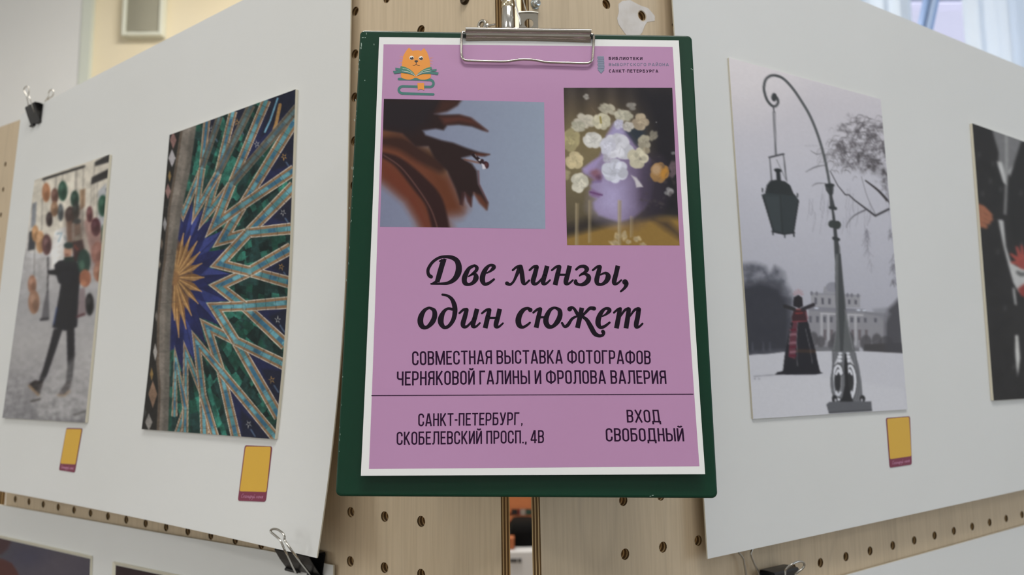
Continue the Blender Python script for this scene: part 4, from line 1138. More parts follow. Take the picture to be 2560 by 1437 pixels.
    A.poly([(510, 890), (545, 905), (580, 950), (590, 968), (545, 972), (535, 930)], (176, 172, 178), 6); rose(795, 740, 14, 10, (120, 120, 122), .8, 4); A.ell(680, 530, 4, 4, (130, 130, 130), 3)
    A.line([(240, 430), (280, 480)], 2, (110, 92, 74), 5, .6)
    for k in range(26): A.ell(rnd.uniform(560, 800), rnd.uniform(760, 1110), rnd.uniform(4, 14), rnd.uniform(4, 12), (66, 60, 62), 6, rnd.random(), .5)
    # candles and petals at the bottom
    for (cx, y0, y1, w, a) in ((143, 1080, 1365, 12, .75), (230, 1060, 1345, 11, .6), (432, 1060, 1360, 12, .9), (514, 1168, 1310, 12, .5)):
        A.poly([(cx - w, y0), (cx + w, y0), (cx + w - 2, y1), (cx - w - 2, y1)], (138, 124, 98), 6, a * .75); A.line([(cx - w + 5, y0), (cx - w + 3, y1)], 3, (172, 160, 136), 4, a * .7)
    for (cx, cy, rx, ry) in ((462, 1300, 20, 34), (552, 1322, 26, 20), (415, 1300, 20, 26), (400, 1350, 40, 16), (490, 1340, 18, 14), (590, 1358, 20, 8)): rose(cx, cy, rx, ry, (170, 152, 118), .85, 5)
    A.speckle(0.05, 5, 91); A.blur(1)

def art_violet(A):
    A.T = (6.0625, 0, 1200)
    A.fill((66, 62, 74))
    A.ell(900, 1300, 500, 260, (76, 70, 80), 300, 0, .8); A.ell(420, 1150, 260, 160, (54, 52, 72), 200, 0, .6)
    A.poly([(-200, 700), (120, 880), (165, 940), (120, 1040), (20, 1130), (-200, 1200)], (58, 34, 40), 30, 1); A.poly([(-200, 1160), (20, 1185), (180, 1260), (260, 1380), (300, 1480), (340, 1700), (-200, 1700)], (70, 32, 30), 30, 1)
    A.ell(-10, 1170, 180, 22, (62, 66, 72), 30, -.5, .6)
    A.ell(500, 2400, 900, 500, (110, 60, 62), 300); A.speckle(.1, 9, 95)
def art_maroon(A):
    A.T = None
    A.fill((44, 30, 34)); A.ell(420, 1560, 90, 60, (96, 48, 54), 70); A.ell(330, 1500, 40, 50, (60, 36, 40), 40, 0, .7); A.speckle(.2, 9, 97)

make_print('photo_print', SL, [(86.7, 450), (273.7, 385.6), (212.8, 1056.7), (5.8, 1044.5)], 2.0, art_street, G_L,
           'narrow street photo of a walker in black under hanging toys and baubles')
make_print('photo_print', SL, [(423.8, 337), (739, 223), (686.7, 1097.6), (354, 1072.6)], 1.8, art_mosaic, G_L,
           'photo of a green and turquoise star mosaic with a gold flower, left of the clipboard')
make_print('photo_print', SR, [(1822, 144), (2201.5, 248), (2268.7, 1023), (1883, 1047)], 1.9, art_lamp, G_R,
           'winter photo of a curved street lamp before a snowy palace', th=.0014)
make_print('photo_print', SR, [(2430.5, 308), (2742, 418), (2778, 983), (2484, 1001)], 2.4, art_dark, G_R,
           'nearly black photo with two hands, cut off by the right edge', th=.0026)
FL = Flat(BL, .004)
make_print('photo_print', FL, [(-84, 1326), (226, 1397), (216, 1700), (-92, 1600)], 4.0, art_violet, G_L * 1.05,
           'dark violet photo with red petals in the left window of the lower mat board', th=.0006)
make_print('photo_print', FL, [(289.5, 1412.8), (640, 1487), (626, 1830), (280, 1720)], 4.0, art_maroon, G_L * 1.1,
           'dark maroon photo in the right window of the lower mat board', th=.0006)
# bevelled edges of the mat windows
M_BEVEL = mat('mat_bevel', rgb(236, 232, 214), .6)
def bevel_frame(corners, w, label):
    c = np.array(corners, float); mb = MB()
    u, v = FL.hit(c[:, 0], c[:, 1], .0007)
    cu, cv = u.mean(), v.mean()
    I = [(u[k] + (.0006 if u[k] > cu else -.0006), v[k] + (.0006 if v[k] > cv else -.0006)) for k in range(4)]
    O = []
    for k in range(4):
        O.append((u[k] + (w if u[k] > cu else -w), v[k] + (w if v[k] > cv else -w)))
    for k in range(4):
        k2 = (k + 1) % 4
        A1, A2, B1, B2 = I[k], I[k2], O[k], O[k2]
        V = [FL.at(*A1, .0006), FL.at(*A2, .0006), FL.at(*B2, .0026), FL.at(*B1, .0026), FL.at(*B1, .0001), FL.at(*B2, .0001), FL.at(*A1, .0001), FL.at(*A2, .0001)]
        mb.add(V, [(0, 1, 2, 3), (3, 2, 5, 4), (6, 7, 1, 0)], 0)
    mb.build('window_bevel', M_BEVEL, MAT_BOARD)['label'] = label
bevel_frame([(-84, 1326), (226, 1397), (216, 1700), (-92, 1600)], .0035, 'cream bevelled window edge around the violet photo')
bevel_frame([(289.5, 1412.8), (640, 1487), (626, 1830), (280, 1720)], .0035, 'cream bevelled window edge around the maroon photo')
# ---------------------------------------------------------------- lettering: condensed capitals drawn as pen strokes
def arc(cx, cy, rx, ry, a0, a1, n=7):
    return [(cx + rx * math.cos(math.radians(a0 + (a1 - a0) * k / n)), cy + ry * math.sin(math.radians(a0 + (a1 - a0) * k / n))) for k in range(n + 1)]
def glyph(ch, w, t):
    """strokes (centre lines) in a box of width w and height 1, pen width t; returns list of point lists"""
    h = t / 2; l, r, b, tp = h, w - h, h, 1 - h
    R = min((r - l) / 2, .26); m = .52
    P = []
    bowl = lambda y0, y1, x0=l: [(x0, y1), (r - R * .9, y1)] + arc(r - R * .9, y1 - min(R, (y1 - y0) / 2), R * .9, min(R, (y1 - y0) / 2), 90, 0) + arc(r - R * .9, y0 + min(R, (y1 - y0) / 2), R * .9, min(R, (y1 - y0) / 2), 0, -90) + [(x0, y0)]
    if ch == 'О':
        P = [[(l, .5)] + [(l, tp - R)] + arc(l + R, tp - R, R, R, 180, 90) + arc(r - R, tp - R, R, R, 90, 0) + arc(r - R, b + R, R, R, 0, -90) + arc(l + R, b + R, R, R, -90, -180) + [(l, .5)]]
    elif ch == 'С':
        if t < .15: P = [[(r, .665), (r, tp - R)] + arc(r - R, tp - R, R, R, 0, 90) + arc(l + R, tp - R, R, R, 90, 180) + arc(l + R, b + R, R, R, 180, 270) + arc(r - R, b + R, R, R, -90, 0) + [(r, .36)]]
        else: P = [arc(w * .52, .5, w * .52 - h, .5 - h, 42, 318, 24)]
    elif ch == 'В':
        P = [[(l, 0), (l, 1)], bowl(m, tp), bowl(b, m)]
    elif ch == 'М':
        P = [[(l, 0), (l, 1)], [(r, 0), (r, 1)], [(l + .01, 1), (w / 2, .02)], [(w / 2, .02), (r - .01, 1)]]
    elif ch == 'Е':
        P = [[(l, 0), (l, 1)], [(l, tp), (w, tp)], [(l, m), (w * .9, m)], [(l, b), (w, b)]]
    elif ch == 'Т':
        P = [[(0, tp), (w, tp)], [(w / 2, 0), (w / 2, 1)]]
    elif ch == 'Н':
        P = [[(l, 0), (l, 1)], [(r, 0), (r, 1)], [(l, m), (r, m)]]
    elif ch == 'А':
        P = [[(h * .95, 0), (w / 2 - h * .35, 1)], [(w - h * .95, 0), (w / 2 + h * .35, 1)], [(w * .24, .265), (w * .76, .265)]]
    elif ch == 'Я':
        q = [(w - x, y) for x, y in bowl(m - .02, tp)]
        P = [[(r, 0), (r, 1)], q, [(r, m - .02), (l + R * .9, m - .02)] + arc(l + R * .95, m - .02 - R, R * .75, R, 90, 180) + [(l + .02, .2), (l - .01, 0)]]
    elif ch == 'Р':
        P = [[(l, 0), (l, 1)], bowl(.42, tp)]
    elif ch == 'К':
        P = [[(l, 0), (l, 1)], [(l, .36), (r, 1)], [(l + (r - l) * .30, .56), (r + .01, 0)]]
    elif ch == 'Ч':
        P = [[(r, 0), (r, 1)], [(l, 1), (l, .45 + R * .8)] + arc(l + R, .45 + R * .8, R, R * .8, 180, 270) + [(r, .45)]]
    elif ch in 'ИЙ':
        P = [[(l, 0), (l, 1)], [(r, 0), (r, 1)], [(l + .01, .05), (r - .01, .95)]]
        if ch == 'Й': P.append(arc(w / 2, 1.19, .13 * w / .46, .10, 190, 350))
    elif ch == 'Г':
        P = [[(l, 0), (l, 1)], [(l, tp), (w, tp)]]
    elif ch == 'Л':
        P = [[(r, 0), (r, 1)], [(r, tp), (w * .30, tp)], [(w * .30, 1), (w * .29, .42), (w * .25, .14), (w * .16, .06), (0, .06)]]
    elif ch == 'П':
        P = [[(l, 0), (l, 1)], [(r, 0), (r, 1)], [(l, tp), (r, tp)]]
    elif ch == 'Ф':
        c = w / 2; x0, x1, y0, y1 = l, r, .13, .87; Q = R * .95
        P = [[(c, 0), (c, 1)], [(x0, .5), (x0, y1 - Q)] + arc(x0 + Q, y1 - Q, Q, Q, 180, 90) + arc(x1 - Q, y1 - Q, Q, Q, 90, 0) + arc(x1 - Q, y0 + Q, Q, Q, 0, -90) + arc(x0 + Q, y0 + Q, Q, Q, -90, -180) + [(x0, .5)]]
    elif ch == 'Ы':
        r2 = w * .70; rr = r; r = r2 - h
        Rb = min((r - l) / 2, .24)
        P = [[(l, 0), (l, 1)], [(l, .56), (r - Rb, .56)] + arc(r - Rb, .56 - Rb, Rb, Rb, 90, 0) + arc(r - Rb, b + Rb, Rb, Rb, 0, -90) + [(l, b)], [(rr, 0), (rr, 1)]]
    elif ch == 'Ь':
        P = [[(l, 0), (l, 1)], bowl(b, .56)]
    elif ch == 'Б':
        P = [[(l, 0), (l, 1)], [(l, tp), (w * .92, tp)], bowl(b, .57)]
    elif ch == 'У':
        P = [[(h * .9, 1), (w * .53, .28)], [(w - h * .9, 1), (w * .52, .2), (w * .40, .07), (w * .10, .06)]]
    elif ch == 'Х':
        P = [[(h, 1), (w - h, 0)], [(w - h, 1), (h, 0)]]
    elif ch == 'Д':
        P = [[(w * .24, b), (w * .26, .5), (w * .26, 1)], [(w * .80, 0), (w * .80, 1)], [(w * .26, tp), (w * .80, tp)], [(0, b * 1.2), (w, b * 1.2)], [(h, .1), (h, -.14)], [(w - h, .1), (w - h, -.14)]]
    elif ch == '-':
        P = [[(0, .46), (w, .46)]]
    elif ch == ',':
        P = [[(w * .6, .13), (w * .45, -.10)]]
    elif ch == '.':
        P = [[(w / 2, 0), (w / 2, t)]]
    elif ch == '4':
        P = [[(w * .70, 0), (w * .70, 1)], [(w * .64, 1), (.03, .24)], [(0, .235), (w, .235)]]
    return P
GW = {'М': .68, 'Ф': .70, 'Ы': .66, 'А': .53, 'Т': .48, 'Е': .41, 'Г': .41, 'Л': .55, 'Д': .62, 'Х': .56, 'У': .50, 'К': .49, ' ': .14, '-': .22, ',': .12, '.': .12, '4': .47, 'Ч': .47}
def layout(text, t, gap=.095, wide=1.0):
    x = 0; out = []
    for ch in text:
        w = GW.get(ch, .465)
        if ch not in ' -,.': w *= wide
        if ch != ' ': out += [[(x + p[0], p[1]) for p in st] for st in glyph(ch, w, t)]
        x += w + gap
    return out, x - gap

# ---------------------------------------------------------------- green clipboard
c4 = np.array([(900, 75), (1730, 88), (1795, 1245), (838, 1240)], float)
cu, cv = PP.hit(c4[:, 0], c4[:, 1], -.0006)
clip_c = PP.at(cu.mean(), cv.min(), -.002)
clipboard = thing('clipboard', 'dark green clipboard with worn edges, holding the pink exhibition poster at centre', 'clipboard', clip_c)
M_GREEN = mat('green_vinyl', rgb(10, 56, 38), 0.3, spec=0.28)
def green_nodes():
    m = M_GREEN; nt = m.node_tree; b = nt.nodes['Principled BSDF']
    tc = N(m, 'ShaderNodeTexCoord')
    no = N(m, 'ShaderNodeTexNoise'); no.inputs['Scale'].default_value = 420; no.inputs['Detail'].default_value = 2
    bp = N(m, 'ShaderNodeBump'); bp.inputs['Strength'].default_value = 0.06; bp.inputs['Distance'].default_value = 0.0005
    nt.links.new(tc.outputs['Object'], no.inputs['Vector']); nt.links.new(no.outputs['Fac'], bp.inputs['Height']); nt.links.new(bp.outputs[0], b.inputs['Normal'])
green_nodes()
M_WORN = mat('worn_vinyl_edge', rgb(150, 172, 160), 0.5)
def clip_board():
    # rounded corners
    C = np.stack([cu, cv], 1); r = .0035; out = []
    for k in range(4):
        p, a, b = C[k], C[k - 1] - C[k], C[(k + 1) % 4] - C[k]
        a /= np.hypot(*a); b /= np.hypot(*b)
        for q in range(7):
            t = q / 6 * math.pi / 2
            out.append(p + a * r * (1 - math.sin(t)) + b * r * (1 - math.cos(t)))
    out = np.array(out); n = len(out); ctr = out.mean(0)
    rings = []
    for inset, h in ((.0014, -.0006), (.0006, -.0008), (.0001, -.0014), (0, -.0022), (.0001, -.0032), (.0008, -.0038)):
        d = out - ctr; L = np.hypot(d[:, 0], d[:, 1])[:, None]
        q = out - d / L * inset * 1.3
        rings.append(PP.at(q[:, 0], q[:, 1], h))
    mb = MB(); V = np.concatenate(rings); F = []
    for k in range(len(rings) - 1):
        for i in range(n):
            j = (i + 1) % n
            F.append((k * n + i, (k + 1) * n + i, (k + 1) * n + j, k * n + j))
    F.append(tuple(range(n))[::-1]); F.append(tuple((len(rings) - 1) * n + i for i in range(n)))
    mb.add(V, F)
    # scuffs: tiny pale nicks along the edge and on the face
    rnd = random.Random(4)
    def nick(x, y, dx, dy, w):
        P = np.array([(x - dx, y - dy), (x + w, y - dy * .4), (x + dx, y + dy), (x - w, y + dy * .4)])
        u, v = PP.hit(P[:, 0], P[:, 1], -.00052); mb.add(PP.at(u, v, -.00052), [(3, 2, 1, 0)], 1)
    for (x, y, dy, w) in ((903.5, 112, 6, 1.2), (903, 120, 3, .8), (916, 84, 3, .9), (1003, 79, 1.5, 1.5), (935, 111, 2.5, 1), (896, 160, 2, .8), (893, 180, 1.5, .8), (912, 201, 1.6, 1.4), (907, 94, 1, 3), (913, 94, 1, 1.6), (889, 250, 3, .7), (886, 300, 4, .7), (880, 420, 5, .6), (874, 520, 3, .6), (866, 700, 3, .6), (1728, 172, 2, 1), (1731, 174, 1, 1.5), (1632, 1238, 1.2, 3), (1626, 1240, .8, 3)):
        nick(x, y, .5, dy, w)
    for k in range(26):
        y = rnd.uniform(100, 1200); x = 900 + (838 - 900) * (y - 75) / 1165 + rnd.uniform(2, 4.5); nick(x, y, .3, rnd.uniform(.8, 3.5), rnd.uniform(.3, .7))
    mb.build('board', [M_GREEN, M_WORN], clipboard)
clip_board()

# poster paper: clipped at the top, free and curling out a little at the bottom
PW, PH = .21, .297
def lift(u, v):
    t = np.clip((PH / 2 - v) / PH, 0, 1); s = np.clip((u + PW / 2) / PW, 0, 1)
    return .0009 + .0046 * t ** 4 + .0009 * np.sin(math.pi * s) * np.exp(-((t - .12) / .10) ** 2) + .0005 * np.sin(2.2 * math.pi * s + .6) * t
class PaperSurface:
    P = PP
    def hit(s, x, y, off=0.0):
        x = np.asarray(x, float); y = np.asarray(y, float); h = np.full(x.shape, .001)
        for _ in range(6):
            u, v = PP.hit(x, y, h + off); h = lift(u, v)
        return u, v
    def at(s, u, v, off=0.0): return PP.at(u, v, lift(u, v) + off)
PS = PaperSurface()
LAY = 4.5e-5
def dpts(P, layer):
    P = np.array(P, float); u, v = PS.hit(P[:, 0], P[:, 1], 0); return PS.at(u, v, layer * LAY)
pc = [(948, 93), (1697, 101), (1763, 1185), (902, 1189)]
X = quad_grid(PS, pc, 50, 70, 0.0)
poster = thing('poster', 'pink exhibition poster with two pictures and black Cyrillic lettering on the clipboard', 'poster', PP.at(0, -PH / 2, .004))
mb = MB(); mb.slab(X, PP.n, .00012)
mb.build('paper', M_PAPER, poster)
mb = MB(); mb.grid(quad_grid(PS, [(958.9, 110.8), (1681.6, 117.4), (1748.5, 1165.2), (922.3, 1172)], 50, 70, LAY))
mb.build('pink_panel', M_PINK, poster)['label'] = 'pink printed panel'

class Ink:
    def __init__(s, T=None): s.mb = MB(); s.T = T
    def tr(s, P):
        P = np.array(P, float)
        if s.T is None: return P
        k, ox, oy = s.T; Q = P.copy(); Q[:, 0] = P[:, 0] / k + ox; Q[:, 1] = P[:, 1] / k + oy; return Q
    def strip(s, L, R, layer, mat=0):
        n = len(L); V = np.concatenate([dpts(L, layer), dpts(R, layer)])
        s.mb.add(V, [(i, i + 1, n + i + 1, n + i) for i in range(n - 1)], mat)
    def disc(s, x, y, rx, ry, layer, mat=0, seg=20, rot=0):
        a = np.linspace(0, 2 * math.pi, seg, endpoint=False)
        c, q = math.cos(rot), math.sin(rot)
        P = np.stack([x + rx * np.cos(a) * c - ry * np.sin(a) * q, y + rx * np.cos(a) * q + ry * np.sin(a) * c], 1)
        s.mb.add(dpts(s.tr(P), layer), [tuple(range(seg))[::-1]], mat)
    def poly(s, P, layer, mat=0, smooth=0):
        P = np.array(P, float)
        if smooth: P = spline(P, smooth, True)
        s.mb.add(dpts(s.tr(P), layer), [tuple(range(len(P)))], mat)
    def brush(s, P, layer=2, mat=0, n=7, ends=True):
        """pen stroke through (x, y, half width) points"""
        Q = spline(P, n) if n else np.array(P, float)
        L, R = ribbon(Q[:, :2], Q[:, 2])
        s.strip(s.tr(L), s.tr(R), layer, mat)
        if ends:
            for q in (Q[0], Q[-1]): s.disc(q[0], q[1], q[2], q[2], layer, mat, 16)
    def build(s, name, mats, label=None):
        o = s.mb.build(name, mats, poster)
        if label: o['label'] = label
        return o
def text_line(ink, text, top, base, t=.12, wide=1.0, gap=.095, layer=2, mat=0, trail=0.0):
    """top / base: photo points (left, middle, right) of cap height and baseline, quadratic in between"""
    strokes, W = layout(text, t, gap, wide)
    top = np.array(top, float); base = np.array(base, float)
    def q(P, f):
        if len(P) == 2: return P[0] + (P[1] - P[0]) * f[:, None]
        m = (P[1, 0] - P[0, 0]) / (P[2, 0] - P[0, 0])
        x = P[0, 0] + (P[2, 0] - P[0, 0]) * f
        c = np.polyfit(P[:, 0] - P[1, 0], P[:, 1], 2)
        return np.stack([x, np.polyval(c, x - P[1, 0])], 1)
    for st in strokes:
        L, R = ribbon(st, t / 2)
        o = []
        for S in (L, R):
            f = S[:, 0] / (W - trail); a = q(base, f); b = q(top, f)
            o.append(a + (b - a) * S[:, 1:2])
        ink.strip(o[1], o[0], layer, mat)
I = Ink()
text_line(I, 'СОВМЕСТНАЯ ВЫСТАВКА ФОТОГРАФОВ', [(1030, 878), (1348, 875), (1626, 876.2)], [(1030.5, 913.4), (1348, 909), (1627, 910.6)])
text_line(I, 'ЧЕРНЯКОВОЙ ГАЛИНЫ И ФРОЛОВА ВАЛЕРИЯ', [(992.4, 928.5), (1327, 925.4), (1664, 925.8)], [(992, 963.8), (1327, 960), (1666.5, 959.7)])
I.build('subtitle_lettering', M_PURPLE, 'dark purple capitals naming the joint exhibition and its photographers')
I = Ink()
text_line(I, 'САНКТ-ПЕТЕРБУРГ', [(1045.6, 1033.4), (1298.7, 1030.3)], [(1045.6, 1065.5), (1298, 1062)])
I.strip([(1302.6, 1057.5), (1303.2, 1061), (1303, 1065)], [(1306.8, 1057.5), (1306.4, 1061), (1304.2, 1065.4)], 2)
text_line(I, 'СКОБЕЛЕВСКИЙ ПРОСП., 4В', [(991.7, 1079.2), (1359.7, 1074.8)], [(991.7, 1112.3), (1360, 1107.2)])
I.build('address_lettering', M_PURPLE, 'dark purple capitals giving the address')
I = Ink()
text_line(I, 'ВХОД', [(1565.8, 1024), (1648.5, 1023.8)], [(1567.5, 1056), (1652.7, 1056)])
text_line(I, 'СВОБОДНЫЙ', [(1513.6, 1070), (1708, 1070)], [(1515, 1103.4), (1711, 1103)])
I.build('entry_lettering', M_PURPLE, 'dark purple capitals saying entry is free')
I = Ink()
xs = np.linspace(928.5, 1733.5, 30)
yc = 988.8 + (985.2 - 988.8) * (xs - 928.5) / 805
I.strip(np.stack([xs, yc - 1.1], 1), np.stack([xs, yc + 1.1], 1), 2)
I.build('rule_line', M_PURPLE)
# chancery italic title, drawn stroke by stroke
TT = Ink((4.2667, 1030, 620))
def title():
    B = TT.brush
    # Д
    B([(205, 381, 10), (300, 380, 12), (385, 372, 18), (452, 332, 26), (492, 265, 33), (499, 195, 32), (478, 135, 27), (425, 101, 22), (350, 92, 16), (285, 105, 15), (220, 150, 16), (178, 212, 17), (170, 255, 17), (182, 290, 19), (204, 306, 20)])
    B([(340, 122, 28), (318, 190, 28), (292, 280, 28), (268, 362, 25)], n=5, ends=False); B([(296, 140, 9), (320, 130, 10), (350, 124, 9)], n=4); B([(225, 374, 10), (255, 360, 14), (285, 350, 12)], n=4)
    B([(340, 118, 8), (366, 121, 5)], n=2)
    def ve():
        B([(668, 186, 14), (612, 214, 19), (577, 272, 26), (558, 330, 28), (568, 374, 25), (608, 388, 16), (655, 366, 21), (682, 322, 29), (676, 286, 22), (648, 279, 12), (604, 302, 8)])
        B([(668, 186, 14), (692, 208, 19), (684, 240, 18), (652, 268, 13), (612, 298, 8)])
    ve()
    def ie(dx, dy):
        S = lambda L: [(x + dx, y + dy, r) for x, y, r in L]
        B(S([(798, 266, 8), (838, 244, 13), (872, 208, 22), (864, 186, 17), (826, 186, 15), (786, 226, 23), (757, 288, 28), (752, 345, 28), (776, 384, 19), (820, 374, 16), (874, 334, 12)]))
    ie(0, 0)
    # л
    B([(1013, 376, 21), (1046, 388, 15), (1082, 358, 13), (1112, 296, 17), (1140, 232, 23), (1158, 200, 23)]); B([(1158, 200, 24), (1172, 270, 25), (1180, 335, 25), (1190, 372, 22), (1212, 380, 13), (1250, 345, 11)]); B([(1074, 236, 11), (1114, 204, 14), (1150, 192, 15)], n=5)
    def flag(dx, dy): B([(1254 + dx, 236 + dy, 11), (1296 + dx, 200 + dy, 14), (1332 + dx, 194 + dy, 15)], n=5)
    def ii(dx, dy):
        S = lambda L: [(x + dx, y + dy, r) for x, y, r in L]
        flag(dx, dy)
        B(S([(1330, 203, 23), (1312, 275, 25), (1292, 345, 26), (1300, 378, 21), (1336, 376, 14), (1392, 318, 11), (1418, 280, 8)]))
        B(S([(1442, 190, 25), (1418, 285, 25)]), n=2, ends=False); B(S([(1418, 284, 25), (1400, 345, 26), (1402, 376, 22), (1432, 378, 13), (1472, 342, 10)]))
    def en(dx, dy, bot=394):
        S = lambda L: [(x + dx, y + dy, r) for x, y, r in L]
        B(S([(1492, 236, 11), (1536, 202, 14), (1570, 194, 15)]), n=5); B(S([(1572, 202, 22), (1556, 270, 26)]), n=2); B(S([(1556, 268, 26), (1526, 394, 26)]), n=2, ends=False)
        B(S([(1566, 284, 12), (1655, 284, 12)]), n=2, ends=False)
        B(S([(1682, 188, 25), (1660, 285, 25)]), n=2, ends=False); B(S([(1660, 284, 25), (1643, 345, 26), (1644, 376, 22), (1674, 378, 13), (1716, 342, 10)]))
    ii(0, 0); en(0, 0)
    # з
    B([(1752, 228, 13), (1788, 200, 15), (1836, 196, 19), (1864, 224, 25), (1846, 256, 17), (1802, 282, 11), (1786, 298, 7)]); B([(1790, 290, 8), (1842, 276, 13), (1882, 302, 24), (1876, 348, 27), (1832, 384, 22), (1784, 390, 15), (1748, 372, 21), (1746, 350, 18)])
    # ы
    B([(1928, 236, 11), (1972, 202, 14), (2002, 194, 15)], n=5); B([(2004, 203, 22), (1986, 270, 25), (1970, 340, 26), (1980, 380, 20), (2026, 386, 16), (2074, 350, 25), (2092, 300, 28), (2064, 266, 15), (2010, 284, 9)])
    B([(2196, 188, 25), (2174, 285, 25)], n=2, ends=False); B([(2174, 284, 25), (2158, 345, 26), (2160, 376, 22), (2190, 378, 13), (2232, 342, 10)])
    B([(2272, 362, 30), (2286, 384, 24), (2268, 424, 16), (2228, 462, 11)])
    # о
    B([(200, 641, 14), (236, 668, 23), (242, 725, 27), (216, 790, 27), (160, 844, 19), (112, 838, 26), (90, 790, 31), (97, 728, 29), (132, 666, 20), (176, 639, 14), (200, 641, 14)])
    # д
    B([(428, 652, 16), (382, 646, 14), (338, 680, 20), (309, 748, 31), (311, 804, 29), (346, 847, 19), (396, 828, 19), (440, 764, 23), (458, 684, 26), (453, 612, 26), (425, 546, 20), (378, 508, 14), (325, 497, 12)])
    ii(-748, 458); en(-746, 460, 0)
    # с
    B([(1262, 660, 24), (1232, 642, 15), (1188, 660, 22), (1150, 710, 28), (1134, 772, 31), (1146, 824, 27), (1182, 844, 16), (1224, 824, 14), (1258, 796, 11)])
    # ю
    B([(1294, 688, 11), (1336, 655, 14), (1366, 645, 15)], n=5); B([(1368, 652, 22), (1352, 725, 25)], n=2); B([(1352, 722, 25), (1324, 850, 26)], n=2, ends=False); B([(1362, 738, 12), (1430, 738, 12)], n=2, ends=False)
    B([(1538, 640, 14), (1574, 666, 23), (1578, 722, 27), (1550, 786, 27), (1500, 836, 19), (1452, 832, 26), (1428, 784, 29), (1438, 724, 27), (1472, 662, 20), (1510, 638, 14), (1538, 640, 14)])
    # ж
    B([(1812, 636, 25), (1790, 740, 26), (1764, 852, 26)], n=3, ends=False); B([(1682, 650, 26), (1704, 634, 16), (1732, 650, 15), (1760, 696, 19), (1790, 732, 16)]); B([(1600, 800, 13), (1628, 838, 15), (1664, 818, 19), (1706, 756, 15), (1758, 728, 12), (1790, 730, 14)])
    B([(1942, 645, 22), (1898, 642, 18), (1850, 688, 15), (1808, 732, 13)]); B([(1808, 726, 14), (1862, 764, 20), (1906, 838, 26), (1946, 908, 25), (1990, 934, 19), (2030, 930, 16), (2044, 906, 18), (2036, 890, 20)])
    ie(1233, 461)
    # т
    B([(2154, 688, 11), (2194, 655, 14), (2224, 645, 15)], n=5); B([(2216, 654, 23), (2206, 725, 26)], n=2); B([(2206, 722, 26), (2180, 856, 26)], n=2, ends=False)
    B([(2228, 722, 10), (2268, 664, 14), (2306, 644, 15)], n=5); B([(2312, 654, 23), (2304, 725, 26)], n=2); B([(2304, 722, 26), (2282, 856, 26)], n=2, ends=False)
    B([(2328, 722, 10), (2372, 662, 14), (2410, 646, 17)], n=5); B([(2418, 655, 25), (2406, 740, 26), (2392, 806, 26), (2394, 838, 22), (2424, 838, 13), (2458, 806, 11)])
title()
TT.build('title_lettering', M_TEXT, 'large black italic title lettering')

